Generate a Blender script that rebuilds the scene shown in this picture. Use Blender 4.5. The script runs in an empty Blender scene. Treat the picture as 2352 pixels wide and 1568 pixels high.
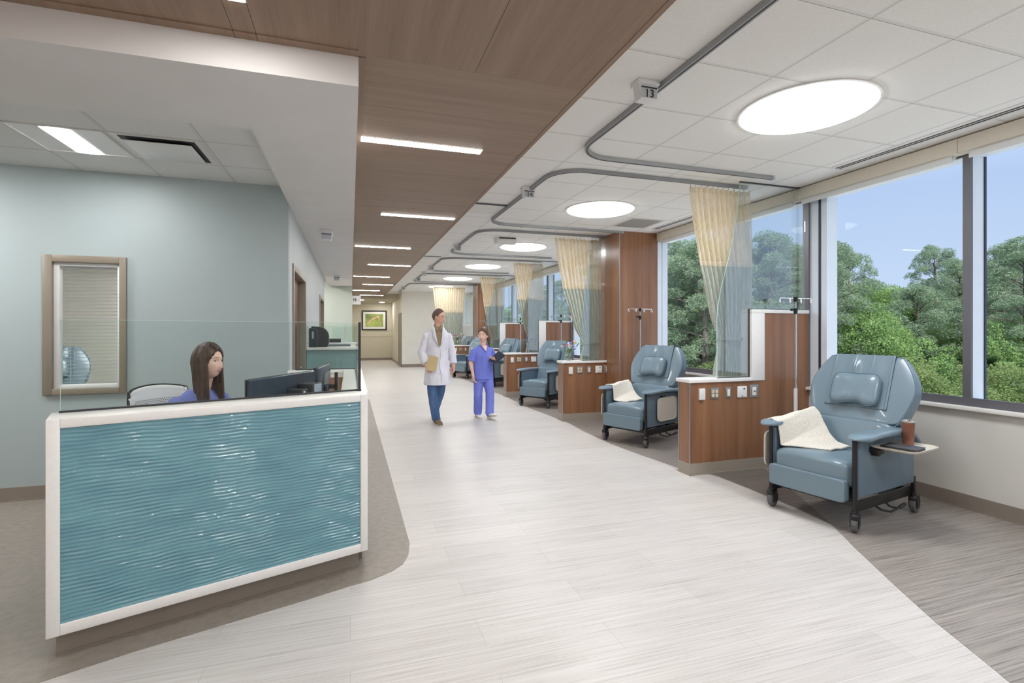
import bpy, bmesh, math, random
from mathutils import Vector, Matrix, noise as mnoise
R = math.radians
PI = math.pi
SC = bpy.context.scene
COL = SC.collection

# ------------------------------------------------------------------ camera, world, sun, exposure
YAW = math.atan((1176 - 805) / 1160.0)          # the corridor runs along +Y, the windows are at +X
cam_data = bpy.data.cameras.new('camera')
cam_data.sensor_width = 36.0
cam_data.lens = 1160 / 2352 * 36.0
cam_data.shift_y = -(784 - 759) / 2352.0
cam_data.clip_start = 0.05
cam_data.clip_end = 400
cam = bpy.data.objects.new('camera', cam_data)
cam.location = (0, 0, 1.48)
cam.rotation_euler = (R(90), 0, -YAW)
COL.objects.link(cam)
SC.camera = cam

SC.view_settings.view_transform = 'Standard'
SC.view_settings.look = 'None'
SC.view_settings.gamma = 1.0
SC.view_settings.exposure = 0.0
SC.view_settings.use_curve_mapping = False

SC.cycles.max_bounces = 10
SC.cycles.diffuse_bounces = 7
SC.cycles.glossy_bounces = 3
SC.cycles.transmission_bounces = 4
SC.cycles.transparent_max_bounces = 14
SC.cycles.sample_clamp_indirect = 4.0
SC.cycles.sample_clamp_direct = 0.0
SC.cycles.caustics_reflective = False
SC.cycles.caustics_refractive = False
SC.cycles.use_denoising = True

world = bpy.data.worlds.new('world')
SC.world = world
world.use_nodes = True
wn = world.node_tree
wn.nodes.clear()
w_out = wn.nodes.new('ShaderNodeOutputWorld')
w_bg = wn.nodes.new('ShaderNodeBackground')
w_tc = wn.nodes.new('ShaderNodeTexCoord')
w_sep = wn.nodes.new('ShaderNodeSeparateXYZ')
w_ramp = wn.nodes.new('ShaderNodeValToRGB')
wn.links.new(w_tc.outputs['Generated'], w_sep.inputs[0])
wn.links.new(w_sep.outputs['Z'], w_ramp.inputs[0])
for k_, (p_, c_) in enumerate(((0.0, (0.43, 0.52, 0.66)), (0.22, (0.335, 0.43, 0.61)), (0.5, (0.62, 0.74, 0.95)), (1.0, (1.1, 1.2, 1.35)))):
    el = w_ramp.color_ramp.elements[k_] if k_ < 2 else w_ramp.color_ramp.elements.new(p_)
    el.position = p_
    el.color = (c_[0], c_[1], c_[2], 1)
wn.links.new(w_ramp.outputs[0], w_bg.inputs[0])
w_bg.inputs[1].default_value = 1.5
wn.links.new(w_bg.outputs[0], w_out.inputs[0])

sun_data = bpy.data.lights.new('sun', 'SUN')
sun_data.energy = 6.0
sun_data.angle = R(3)
sun_data.color = (1.0, 0.95, 0.86)
sun = bpy.data.objects.new('sun', sun_data)
sun.rotation_euler = Vector((-0.20, -0.72, 0.66)).to_track_quat('Z', 'Y').to_euler()   # from behind the viewer, along the facade
COL.objects.link(sun)

DISC_POWER = 25.5
STRIP_POWER = 58.0
TROFFER_POWER = 58.0

# ------------------------------------------------------------------ materials
def lin(c):
    out = []
    for v in c[:3]:
        v = v / 255.0
        out.append(v / 12.92 if v <= 0.04045 else ((v + 0.055) / 1.055) ** 2.4)
    return (out[0], out[1], out[2], 1.0)

def principled(name):
    m = bpy.data.materials.new(name)
    m.use_nodes = True
    return m, m.node_tree, m.node_tree.nodes['Principled BSDF']

def noise_mix(nt, c0, c1, scale=(1, 1, 1), detail=3.0, freq=5.0, rough=0.5, lo=0.35, hi=0.65, coord='Object'):
    """two colours mixed by a stretched noise; returns (colour socket, factor socket)"""
    tc = nt.nodes.new('ShaderNodeTexCoord')
    mp = nt.nodes.new('ShaderNodeMapping')
    mp.inputs['Scale'].default_value = scale
    nz = nt.nodes.new('ShaderNodeTexNoise')
    nz.inputs['Scale'].default_value = freq
    nz.inputs['Detail'].default_value = detail
    nz.inputs['Roughness'].default_value = rough
    rp = nt.nodes.new('ShaderNodeValToRGB')
    rp.color_ramp.elements[0].position = lo
    rp.color_ramp.elements[1].position = hi
    rp.color_ramp.elements[0].color = c0
    rp.color_ramp.elements[1].color = c1
    nt.links.new(tc.outputs[coord], mp.inputs[0])
    nt.links.new(mp.outputs[0], nz.inputs[0])
    nt.links.new(nz.outputs[0], rp.inputs[0])
    return rp.outputs[0], nz.outputs[0]

def add_bump(nt, bsdf, fac, strength=0.2, dist=0.01):
    b = nt.nodes.new('ShaderNodeBump')
    b.inputs['Strength'].default_value = strength
    b.inputs['Distance'].default_value = dist
    nt.links.new(fac, b.inputs['Height'])
    nt.links.new(b.outputs[0], bsdf.inputs['Normal'])
    return b

def mat(name, c, rough=0.5, metal=0.0, c2=None, scale=(1, 1, 1), freq=6.0, bump=0.0, dist=0.005, detail=3.0,
        lo=0.35, hi=0.65, coat=0.0, spec=None, sheen=0.0):
    m, nt, b = principled(name)
    c2 = c2 or tuple(max(0, v * 0.985) for v in c)
    col, fac = noise_mix(nt, lin(c2), lin(c), scale, detail, freq, lo=lo, hi=hi)
    nt.links.new(col, b.inputs['Base Color'])
    b.inputs['Roughness'].default_value = rough
    b.inputs['Metallic'].default_value = metal
    if coat: b.inputs['Coat Weight'].default_value = coat
    if spec is not None: b.inputs['Specular IOR Level'].default_value = spec
    if sheen: b.inputs['Sheen Weight'].default_value = sheen
    if bump: add_bump(nt, b, fac, bump, dist)
    return m

def emit(name, c, power):
    m = bpy.data.materials.new(name)
    m.use_nodes = True
    nt = m.node_tree
    nt.nodes.clear()
    o = nt.nodes.new('ShaderNodeOutputMaterial')
    e = nt.nodes.new('ShaderNodeEmission')
    e.inputs[0].default_value = (c[0], c[1], c[2], 1)
    e.inputs[1].default_value = power
    nt.links.new(e.outputs[0], o.inputs[0])
    return m

def thin_glass(name, tint=(0.97, 0.99, 0.98), rough=0.02, gain=1.0, base=0.0):
    """an architectural pane: clear, with a Fresnel reflection on it"""
    m = bpy.data.materials.new(name)
    m.use_nodes = True
    nt = m.node_tree
    nt.nodes.clear()
    o = nt.nodes.new('ShaderNodeOutputMaterial')
    mx = nt.nodes.new('ShaderNodeMixShader')
    tr = nt.nodes.new('ShaderNodeBsdfTransparent')
    tr.inputs[0].default_value = (tint[0], tint[1], tint[2], 1)
    gl = nt.nodes.new('ShaderNodeBsdfGlossy')
    gl.inputs['Roughness'].default_value = rough
    fr = nt.nodes.new('ShaderNodeFresnel')
    geo = nt.nodes.new('ShaderNodeNewGeometry')           # same reflection from either face of the pane
    io = nt.nodes.new('ShaderNodeMath')
    io.operation = 'MULTIPLY_ADD'
    io.inputs[1].default_value = 1 / 1.45 - 1.45
    io.inputs[2].default_value = 1.45
    nt.links.new(geo.outputs['Backfacing'], io.inputs[0])
    nt.links.new(io.outputs[0], fr.inputs[0])
    ma = nt.nodes.new('ShaderNodeMath')
    ma.operation = 'MULTIPLY_ADD'
    ma.inputs[1].default_value = gain
    ma.inputs[2].default_value = base
    ma.use_clamp = True
    nt.links.new(fr.outputs[0], ma.inputs[0])
    nt.links.new(ma.outputs[0], mx.inputs[0])
    nt.links.new(tr.outputs[0], mx.inputs[1])
    nt.links.new(gl.outputs[0], mx.inputs[2])
    nt.links.new(mx.outputs[0], o.inputs[0])
    return m

def cloth(name, c, c2, see=0.0, scale=(1, 1, 1), freq=30, trans=0.3):
    """woven cloth that lets a little light through; 'see' is the open part of the weave"""
    m = bpy.data.materials.new(name)
    m.use_nodes = True
    nt = m.node_tree
    nt.nodes.clear()
    o = nt.nodes.new('ShaderNodeOutputMaterial')
    col, fac = noise_mix(nt, lin(c2), lin(c), scale, 3, freq)
    d = nt.nodes.new('ShaderNodeBsdfDiffuse')
    t = nt.nodes.new('ShaderNodeBsdfTranslucent')
    nt.links.new(col, d.inputs[0])
    nt.links.new(col, t.inputs[0])
    mx = nt.nodes.new('ShaderNodeMixShader')
    mx.inputs[0].default_value = trans
    nt.links.new(d.outputs[0], mx.inputs[1])
    nt.links.new(t.outputs[0], mx.inputs[2])
    last = mx
    if see:
        tr = nt.nodes.new('ShaderNodeBsdfTransparent')
        m2 = nt.nodes.new('ShaderNodeMixShader')
        m2.inputs[0].default_value = see
        nt.links.new(mx.outputs[0], m2.inputs[1])
        nt.links.new(tr.outputs[0], m2.inputs[2])
        last = m2
    nt.links.new(last.outputs[0], o.inputs[0])
    return m

def math_node(nt, op, a, b=None, c=None):
    n = nt.nodes.new('ShaderNodeMath')
    n.operation = op
    for i, v in enumerate((a, b, c)):
        if v is None: continue
        if isinstance(v, (int, float)): n.inputs[i].default_value = v
        else: nt.links.new(v, n.inputs[i])
    return n.outputs[0]

def tile_mat(name, c_tile, c_bar, x0, y0, sx, sy, w=0.020):
    """lay-in ceiling tiles with their exposed grid, in world metres"""
    m, nt, b = principled(name)
    tc = nt.nodes.new('ShaderNodeTexCoord')
    sp = nt.nodes.new('ShaderNodeSeparateXYZ')
    nt.links.new(tc.outputs['Object'], sp.inputs[0])
    def bar(sock, o, s, width, shift=0.0):
        f = math_node(nt, 'FRACT', math_node(nt, 'DIVIDE', math_node(nt, 'SUBTRACT', sock, o - width / 2 + shift), s))
        return math_node(nt, 'LESS_THAN', f, width / s)
    wide = math_node(nt, 'MAXIMUM', bar(sp.outputs[0], x0, sx, w), bar(sp.outputs[1], y0, sy, w))
    thin = math_node(nt, 'MAXIMUM', bar(sp.outputs[0], x0, sx, 0.004, w * 0.6), bar(sp.outputs[1], y0, sy, 0.004, w * 0.6))
    col, fac = noise_mix(nt, lin(tuple(v - 4 for v in c_tile)), lin(c_tile), (1, 1, 1), 4, 60)
    mx = nt.nodes.new('ShaderNodeMix'); mx.data_type = 'RGBA'
    nt.links.new(wide, mx.inputs[0]); nt.links.new(col, mx.inputs[6]); mx.inputs[7].default_value = lin(c_bar)
    m2 = nt.nodes.new('ShaderNodeMix'); m2.data_type = 'RGBA'
    nt.links.new(thin, m2.inputs[0]); nt.links.new(mx.outputs[2], m2.inputs[6])
    m2.inputs[7].default_value = lin(tuple(v * 0.72 for v in c_bar))
    nt.links.new(m2.outputs[2], b.inputs['Base Color'])
    b.inputs['Roughness'].default_value = 0.85
    h = math_node(nt, 'SUBTRACT', 1.0, math_node(nt, 'MAXIMUM', wide, thin))
    add_bump(nt, b, h, 0.3, 0.004)
    return m

def wood_mat(name, c, c2, c3, grain='Z', rough=0.35, freq=4.0, joints=(), coat=0.0):
    """laminate with a long grain along one axis and optional panel joints [(axis, period, offset)]"""
    m, nt, b = principled(name)
    sc = {'X': (0.12, 3.0, 3.0), 'Y': (3.0, 0.12, 3.0), 'Z': (3.0, 3.0, 0.12)}[grain]
    col, fac = noise_mix(nt, lin(c2), lin(c), sc, 6, freq, rough=0.6, lo=0.30, hi=0.70)
    sc2 = tuple(v * 6 for v in sc)
    col2, fac2 = noise_mix(nt, (0.55, 0.55, 0.55, 1), (1, 1, 1, 1), sc2, 4, freq, rough=0.7, lo=0.25, hi=0.55)
    mul = nt.nodes.new('ShaderNodeMix'); mul.data_type = 'RGBA'; mul.blend_type = 'MULTIPLY'
    mul.inputs[0].default_value = 0.35
    nt.links.new(col, mul.inputs[6]); nt.links.new(col2, mul.inputs[7])
    last = mul.outputs[2]
    if joints:
        tc = nt.nodes.new('ShaderNodeTexCoord')
        sp = nt.nodes.new('ShaderNodeSeparateXYZ')
        nt.links.new(tc.outputs['Object'], sp.inputs[0])
        tot = None
        for ax, period, off in joints:
            f = math_node(nt, 'FRACT', math_node(nt, 'DIVIDE', math_node(nt, 'SUBTRACT', sp.outputs['XYZ'.index(ax)], off - 0.002), period))
            l = math_node(nt, 'LESS_THAN', f, 0.004 / period)
            tot = l if tot is None else math_node(nt, 'MAXIMUM', tot, l)
        mj = nt.nodes.new('ShaderNodeMix'); mj.data_type = 'RGBA'
        nt.links.new(tot, mj.inputs[0]); nt.links.new(last, mj.inputs[6]); mj.inputs[7].default_value = lin(c3)
        last = mj.outputs[2]
    nt.links.new(last, b.inputs['Base Color'])
    b.inputs['Roughness'].default_value = rough
    if coat: b.inputs['Coat Weight'].default_value = coat
    return m

def plank_mat(name, c, c2, c3, rough=0.4, stretch=(0.35, 9.0, 1.0), amount=0.8):
    """vinyl plank with fine streaks running along X"""
    m, nt, b = principled(name)
    col, fac = noise_mix(nt, lin(c2), lin(c), stretch, 8, 4.0, rough=0.65, lo=0.30, hi=0.62)
    col2, fac2 = noise_mix(nt, lin(c3), (1, 1, 1, 1), (stretch[0] * 2.2, stretch[1] * 3.0, 1), 5, 4.0, rough=0.6, lo=0.32, hi=0.50)
    mul = nt.nodes.new('ShaderNodeMix'); mul.data_type = 'RGBA'; mul.blend_type = 'MULTIPLY'
    mul.inputs[0].default_value = amount
    nt.links.new(col, mul.inputs[6]); nt.links.new(col2, mul.inputs[7])
    # plank to plank variation and the hairline joints
    tc = nt.nodes.new('ShaderNodeTexCoord')
    br = nt.nodes.new('ShaderNodeTexBrick')
    br.inputs['Scale'].default_value = 1.0
    br.inputs['Brick Width'].default_value = 1.22
    br.inputs['Row Height'].default_value = 0.23
    br.inputs['Mortar Size'].default_value = 0.0012
    br.inputs['Color1'].default_value = (1, 1, 1, 1)
    br.inputs['Color2'].default_value = (0.92, 0.92, 0.92, 1)
    br.inputs['Mortar'].default_value = (0.72, 0.72, 0.72, 1)
    nt.links.new(tc.outputs['Object'], br.inputs[0])
    m2 = nt.nodes.new('ShaderNodeMix'); m2.data_type = 'RGBA'; m2.blend_type = 'MULTIPLY'
    m2.inputs[0].default_value = 1.0
    nt.links.new(mul.outputs[2], m2.inputs[6]); nt.links.new(br.outputs[0], m2.inputs[7])
    nt.links.new(m2.outputs[2], b.inputs['Base Color'])
    b.inputs['Roughness'].default_value = rough
    return m

M = {}
M['white_paint'] = mat('white_paint', (205, 205, 203), 0.7, freq=3)
M['soffit_paint'] = mat('soffit_paint', (232, 230, 229), 0.75, freq=3)
M['blue_paint'] = mat('blue_paint', (169, 182, 184), 0.5, c2=(167, 180, 182), freq=3)
M['grey_paint'] = mat('grey_paint', (196, 201, 203), 0.6, freq=3)
M['beige_paint'] = mat('beige_paint', (228, 222, 208), 0.65, freq=3)
M['wall_beige'] = mat('wall_beige', (214, 212, 206), 0.6, freq=3)
M['cream_wall'] = mat('cream_wall', (226, 223, 214), 0.65, freq=3)
M['taupe_wall'] = mat('taupe_wall', (196, 190, 172), 0.65, freq=3)
M['baseboard'] = mat('baseboard_vinyl', (138, 128, 118), 0.4, freq=3)
M['floor_light'] = plank_mat('floor_light', (213, 209, 206), (199, 194, 190), (186, 180, 175), 0.38, (0.22, 13.0, 1.0), 0.55)
M['floor_taupe'] = mat('floor_taupe', (146, 138, 130), 0.42, c2=(134, 127, 119), freq=22, detail=5)
M['floor_dark'] = plank_mat('floor_dark', (164, 156, 149), (134, 126, 120), (120, 112, 106), 0.42, (0.22, 12.0, 1.0), 0.75)
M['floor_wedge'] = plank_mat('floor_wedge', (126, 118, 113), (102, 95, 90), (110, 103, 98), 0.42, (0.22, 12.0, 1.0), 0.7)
M['act_main'] = tile_mat('ceiling_tile', (241, 239, 236), (228, 226, 223), 1.905, 2.505, 0.611, 0.623)
M['act_left'] = tile_mat('ceiling_tile_low', (230, 230, 229), (218, 218, 217), -1.075, 4.365, 0.615, 0.60, 0.026)
M['wood_ceiling'] = wood_mat('wood_ceiling', (150, 128, 111), (134, 111, 94), (104, 82, 68), 'X', 0.5, joints=(('Y', 0.60, 2.735),))
M['wood_ceiling_long'] = wood_mat('wood_ceiling_long', (147, 124, 107), (130, 106, 89), (74, 57, 47), 'Y', 0.5, joints=(('X', 1.195, -0.535), ('X', 50.0, -0.435)))
M['walnut'] = wood_mat('walnut_laminate', (158, 115, 85), (122, 84, 60), (80, 50, 36), 'Z', 0.28, freq=3.0, coat=0.15)
M['walnut_door'] = wood_mat('walnut_door', (128, 96, 78), (104, 76, 62), (80, 50, 36), 'Z', 0.4, freq=3.0)
M['solid_white'] = mat('solid_surface', (242, 240, 238), 0.3, c2=(239, 237, 234), freq=40, coat=0.1)
M['trim_white'] = mat('trim_white', (228, 226, 222), 0.4)
M['alu'] = mat('anodised_aluminium', (178, 180, 182), 0.35, metal=0.9)
M['track'] = mat('track_aluminium', (158, 160, 162), 0.45, metal=0.35)
M['track_dark'] = mat('track_slot', (52, 52, 54), 0.6)
M['chrome'] = mat('chrome', (225, 226, 228), 0.12, metal=1.0)
M['mullion'] = mat('mullion_grey', (110, 110, 116), 0.4, metal=0.3)
M['mullion_out'] = mat('mullion_outside', (228, 236, 246), 0.4)  # sky reflection put into the colour as a bluish white
M['gasket'] = mat('gasket', (48, 54, 70), 0.5)
M['shade'] = mat('shade_fabric', (218, 211, 195), 0.8, freq=80)
M['shade_roll'] = mat('shade_roll', (226, 228, 228), 0.7, freq=80)
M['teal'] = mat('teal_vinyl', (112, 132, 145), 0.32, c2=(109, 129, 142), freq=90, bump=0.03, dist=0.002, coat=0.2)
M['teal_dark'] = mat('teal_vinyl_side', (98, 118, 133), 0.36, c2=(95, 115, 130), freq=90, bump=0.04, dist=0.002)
M['black'] = mat('black_metal', (34, 33, 35), 0.35, metal=0.2)
M['rubber'] = mat('grey_rubber', (92, 92, 96), 0.6)
M['tray'] = mat('tray_plastic', (206, 198, 184), 0.45)
M['white_plastic'] = mat('white_plastic', (232, 232, 232), 0.35)
M['ivory'] = mat('ivory_plastic', (226, 216, 186), 0.4)
M['steel'] = mat('brushed_steel', (168, 166, 162), 0.35, metal=0.7, scale=(1, 1, 20), freq=20)
M['dark_plastic'] = mat('dark_plastic', (44, 47, 52), 0.35)
M['monitor'] = mat('monitor_shell', (42, 52, 68), 0.28, coat=0.2)
M['silver'] = mat('silver_plastic', (176, 186, 198), 0.35, metal=0.3)
M['knit'] = mat('knit', (230, 225, 215), 0.9, c2=(196, 188, 174), freq=170, bump=0.9, dist=0.006, lo=0.3, hi=0.55)
M['copper'] = mat('copper_enamel', (140, 94, 78), 0.32, metal=0.5)
M['book'] = mat('dark_cover', (66, 64, 68), 0.5)
M['door_frame'] = mat('door_frame', (140, 130, 116), 0.4)
M['brick'] = None
M['glass'] = thin_glass('clear_glass', (0.94, 0.965, 0.97), 0.0, 2.0, 0.09)
M['desk_glass'] = thin_glass('screen_glass', (0.945, 0.975, 0.967), 0.0, 0.45, 0.0)
M['window_glass'] = thin_glass('window_glass', (0.97, 0.985, 0.99), 0.0, 0.12, 0.0)
M['glass_edge'] = mat('glass_edge', (190, 220, 214), 0.2)
M['cream_mesh'] = cloth('curtain_mesh', (244, 234, 212), (226, 212, 184), 0.20, (14, 14, 1), 8, 0.4)
M['sage'] = cloth('curtain_sage', (204, 208, 198), (178, 184, 172), 0.0, (14, 14, 1), 6, 0.3)
M['curtain_hem'] = cloth('curtain_hem', (246, 238, 220), (236, 226, 204), 0.0, (8, 8, 8), 10, 0.3)
M['disc'] = emit('disc_light', (0.965, 0.985, 1.0), DISC_POWER)
M['strip'] = emit('strip_light', (1.0, 0.97, 0.93), STRIP_POWER)
M['downlight'] = emit('downlight', (1.0, 0.97, 0.92), 160.0)
M['troffer'] = emit('troffer_light', (1.0, 0.99, 0.97), TROFFER_POWER)

def brick_mat():
    m, nt, b = principled('painted_block')
    tc = nt.nodes.new('ShaderNodeTexCoord')
    mp = nt.nodes.new('ShaderNodeMapping')
    mp.inputs['Rotation'].default_value = (R(90), 0, 0)
    br = nt.nodes.new('ShaderNodeTexBrick')
    br.inputs['Scale'].default_value = 1.0
    br.inputs['Brick Width'].default_value = 0.4
    br.inputs['Row Height'].default_value = 0.2
    br.inputs['Mortar Size'].default_value = 0.012
    br.inputs['Color1'].default_value = lin((196, 184, 182))
    br.inputs['Color2'].default_value = lin((186, 176, 174))
    br.inputs['Mortar'].default_value = lin((236, 234, 232))
    nt.links.new(tc.outputs['Object'], mp.inputs[0])
    nt.links.new(mp.outputs[0], br.inputs[0])
    nt.links.new(br.outputs[0], b.inputs['Base Color'])
    b.inputs['Roughness'].default_value = 0.7
    return m
M['brick'] = brick_mat()

# ------------------------------------------------------------------ mesh helpers
class MB:
    """collects shapes and links them as one mesh object"""
    def __init__(s):
        s.v = []; s.f = []
    def add(s, vs, fs):
        o = len(s.v)
        s.v.extend([tuple(p) for p in vs]); s.f.extend([tuple(i + o for i in f) for f in fs])
        return s
    def box(s, x0, x1, y0, y1, z0, z1):
        return s.add([(x0, y0, z0), (x1, y0, z0), (x1, y1, z0), (x0, y1, z0), (x0, y0, z1), (x1, y0, z1), (x1, y1, z1), (x0, y1, z1)],
                     [(0, 3, 2, 1), (4, 5, 6, 7), (0, 1, 5, 4), (1, 2, 6, 5), (2, 3, 7, 6), (3, 0, 4, 7)])
    def obox(s, c, size, rot=None):
        hx, hy, hz = size[0] / 2, size[1] / 2, size[2] / 2
        c = Vector(c)
        vs = []
        for z in (-hz, hz):
            for (x, y) in ((-hx, -hy), (hx, -hy), (hx, hy), (-hx, hy)):
                p = Vector((x, y, z))
                if rot is not None: p = rot @ p
                vs.append(c + p)
        return s.add(vs, [(0, 3, 2, 1), (4, 5, 6, 7), (0, 1, 5, 4), (1, 2, 6, 5), (2, 3, 7, 6), (3, 0, 4, 7)])
    def quad(s, a, b, c, d):
        return s.add([a, b, c, d], [(0, 1, 2, 3)])
    def prism(s, pts, z0, z1, fn=None):
        """outline pts (x, y) extruded z0..z1; fn maps (x, y, z) to space"""
        fn = fn or (lambda x, y, z: (x, y, z))
        n = len(pts)
        vs = [fn(x, y, z0) for x, y in pts] + [fn(x, y, z1) for x, y in pts]
        fs = [tuple(range(n - 1, -1, -1)), tuple(range(n, 2 * n))]
        fs += [(i, (i + 1) % n, n + (i + 1) % n, n + i) for i in range(n)]
        return s.add(vs, fs)
    def tube(s, path, r, n=10, cap=True, ry=None):
        """round tube through path; r a number or a list"""
        path = [Vector(p) for p in path]
        m = len(path)
        rs = r if isinstance(r, (list, tuple)) else [r] * m
        rings = []
        up = None
        for i, p in enumerate(path):
            d = (path[min(i + 1, m - 1)] - path[max(i - 1, 0)])
            if d.length < 1e-9: d = Vector((0, 0, 1))
            d.normalize()
            if up is None:
                up = Vector((0, 0, 1)) if abs(d.z) < 0.9 else Vector((0, 1, 0))
            a = d.cross(up)
            if a.length < 1e-6: a = d.cross(Vector((1, 0, 0)))
            a.normalize(); b = a.cross(d).normalized(); up = b
            rings.append([p + (a * math.cos(2 * PI * k / n) + b * math.sin(2 * PI * k / n) * (ry or 1)) * rs[i] for k in range(n)])
        vs = [q for ring in rings for q in ring]
        fs = []
        for i in range(m - 1):
            for k in range(n):
                fs.append((i * n + k, i * n + (k + 1) % n, (i + 1) * n + (k + 1) % n, (i + 1) * n + k))
        if cap:
            fs.append(tuple(range(n - 1, -1, -1))); fs.append(tuple((m - 1) * n + k for k in range(n)))
        return s.add(vs, fs)
    def capsule(s, a, b, ra, rb, n=14, sq=1.0, sqdir=None):
        """rounded limb segment"""
        a = Vector(a); b = Vector(b)
        d = b - a
        L = d.length
        d = d.normalized() if L > 1e-9 else Vector((0, 0, 1))
        path = []; rs = []
        for k in range(5):
            t = PI / 2 * (1 - k / 4)
            path.append(a - d * ra * math.sin(t)); rs.append(max(ra * math.cos(t), 1e-4))
        for k in range(5):
            t = PI / 2 * k / 4
            path.append(b + d * rb * math.sin(t)); rs.append(max(rb * math.cos(t), 1e-4))
        return s.tube(path, rs, n)
    def lathe(s, prof, c=(0, 0, 0), n=24, cap=True):
        c = Vector(c)
        m = len(prof)
        vs = [c + Vector((r * math.cos(2 * PI * k / n), r * math.sin(2 * PI * k / n), z)) for r, z in prof for k in range(n)]
        fs = [(i * n + k, i * n + (k + 1) % n, (i + 1) * n + (k + 1) % n, (i + 1) * n + k) for i in range(m - 1) for k in range(n)]
        if cap:
            fs.append(tuple(range(n - 1, -1, -1))); fs.append(tuple((m - 1) * n + k for k in range(n)))
        return s.add(vs, fs)
    def grid(s, fn, nu, nv, wrap=False):
        vs = [fn(i / (nu if wrap else nu - 1), j / (nv - 1)) for j in range(nv) for i in range(nu)]
        fs = []
        for j in range(nv - 1):
            for i in range(nu if wrap else nu - 1):
                i2 = (i + 1) % nu
                fs.append((j * nu + i, j * nu + i2, (j + 1) * nu + i2, (j + 1) * nu + i))
        return s.add(vs, fs)
    def squash(s, c, size, e=0.35, rot=None, nu=32, nv=18, fn=None):
        """a puffy rounded box (superellipsoid); e small = boxier"""
        c = Vector(c)
        def pw(v, e): return math.copysign(abs(v) ** e, v)
        vs = []
        for j in range(nv + 1):
            la = -PI / 2 + PI * j / nv
            for i in range(nu):
                lo = 2 * PI * i / nu
                p = Vector((size[0] / 2 * pw(math.cos(la), e) * pw(math.cos(lo), e),
                            size[1] / 2 * pw(math.cos(la), e) * pw(math.sin(lo), e),
                            size[2] / 2 * pw(math.sin(la), e)))
                if fn: p = Vector(fn(p))
                if rot is not None: p = rot @ p
                vs.append(c + p)
        fs = [(j * nu + i, j * nu + (i + 1) % nu, (j + 1) * nu + (i + 1) % nu, (j + 1) * nu + i) for j in range(nv) for i in range(nu)]
        return s.add(vs, fs)
    def loft(s, secs, n=24):
        """closed stack of ellipses: (centre, rx, ry[, power])"""
        vs = []
        for sec in secs:
            c, rx, ry = Vector(sec[0]), sec[1], sec[2]
            for k in range(n):
                a = 2 * PI * k / n
                vs.append(c + Vector((rx * math.cos(a), ry * math.sin(a), 0)))
        m = len(secs)
        fs = [(i * n + k, i * n + (k + 1) % n, (i + 1) * n + (k + 1) % n, (i + 1) * n + k) for i in range(m - 1) for k in range(n)]
        fs.append(tuple(range(n - 1, -1, -1))); fs.append(tuple((m - 1) * n + k for k in range(n)))
        return s.add(vs, fs)
    def mesh(s, name, material=None, smooth=35):
        me = bpy.data.meshes.new(name)
        me.from_pydata(s.v, [], s.f)
        me.validate(clean_customdata=False)
        bm = bmesh.new(); bm.from_mesh(me)
        bmesh.ops.recalc_face_normals(bm, faces=bm.faces)
        bm.to_mesh(me); bm.free()
        if material is not None: me.materials.append(material)
        if smooth:
            for p in me.polygons: p.use_smooth = True
            me.set_sharp_from_angle(angle=R(smooth))
        return me
    def build(s, name, material, parent=None, smooth=35, bevel=0.0, seg=2, loc=None, rotz=None):
        o = bpy.data.objects.new(name, s.mesh(name, material, smooth))
        COL.objects.link(o)
        if parent is not None: o.parent = parent
        if loc: o.location = loc
        if rotz is not None: o.rotation_euler = (0, 0, rotz)
        if bevel:
            b = o.modifiers.new('bevel', 'BEVEL')
            b.width = bevel; b.segments = seg; b.limit_method = 'ANGLE'; b.angle_limit = R(40)
            for p in o.data.polygons: p.use_smooth = True
        return o

def tag(o, label=None, cat=None, group=None, kind=None):
    if label: o['label'] = label
    if cat: o['category'] = cat
    if group: o['group'] = group
    if kind: o['kind'] = kind
    return o

def thing(name, label, cat, loc=(0, 0, 0), rotz=0.0, group=None):
    o = bpy.data.objects.new(name, None)
    o.empty_display_size = 0.1
    COL.objects.link(o)
    o.location = loc
    o.rotation_euler = (0, 0, rotz)
    return tag(o, label, cat, group)

def struct(name, mb, m, smooth=0, bevel=0.0):
    o = mb.build(name, m, None, smooth, bevel)
    o['kind'] = 'structure'
    return o

KIDS = {}
def copy_tree(o, loc, rotz, label, group=None, skip=()):
    """a copy of a thing with copies of its parts and sub-parts"""
    r = o.copy(); COL.objects.link(r)
    r.location = loc; r.rotation_euler = (0, 0, rotz); r['label'] = label
    if group: r['group'] = group
    def rec(src, dst):
        for ch in [c for c in bpy.data.objects if c.parent == src]:
            if ch.name.split('.')[0] in skip: continue
            c = ch.copy(); COL.objects.link(c); c.parent = dst
            rec(ch, c)
    rec(o, r)
    return r

def arc(cx, cy, r, a0, a1, n=8):
    return [(cx + r * math.cos(R(a0 + (a1 - a0) * k / n)), cy + r * math.sin(R(a0 + (a1 - a0) * k / n))) for k in range(n + 1)]

# ------------------------------------------------------------------ the room
YB, YF = -4.2, 20.8        # back wall behind the viewer, cream wall at the far end
CZ = 3.07                  # tiled ceiling
WZ = 2.915                 # wood ceiling
SZ = 2.755                 # painted soffit
LZ = 2.92                  # tiled ceiling over the desk
WX = 4.88                  # inner face of the window wall
TOP = 3.35

struct('floor', MB().box(-6.5, WX + 0.2, YB, 26.6, -0.2, 0.0), M['floor_light'])
# taupe floor zone round the desk, with its rounded corner
pts = [(-6.4, 0.55), (-1.25, 2.625), (-0.96, 2.743), (-0.632, 2.853), (-0.239, 2.984), (-0.01, 3.069), (0.111, 3.105),
       (0.242, 3.182), (0.315, 3.256), (0.363, 3.377), (0.392, 3.56), (0.392, 4.1), (0.39, 11.2), (0.30, 11.6), (0.05, 12.7), (-0.6, 12.77), (-0.6, 5.496), (-6.4, 5.496)]
struct('floor', MB().prism(pts, 0.0, 0.002), M['floor_taupe'])
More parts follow.
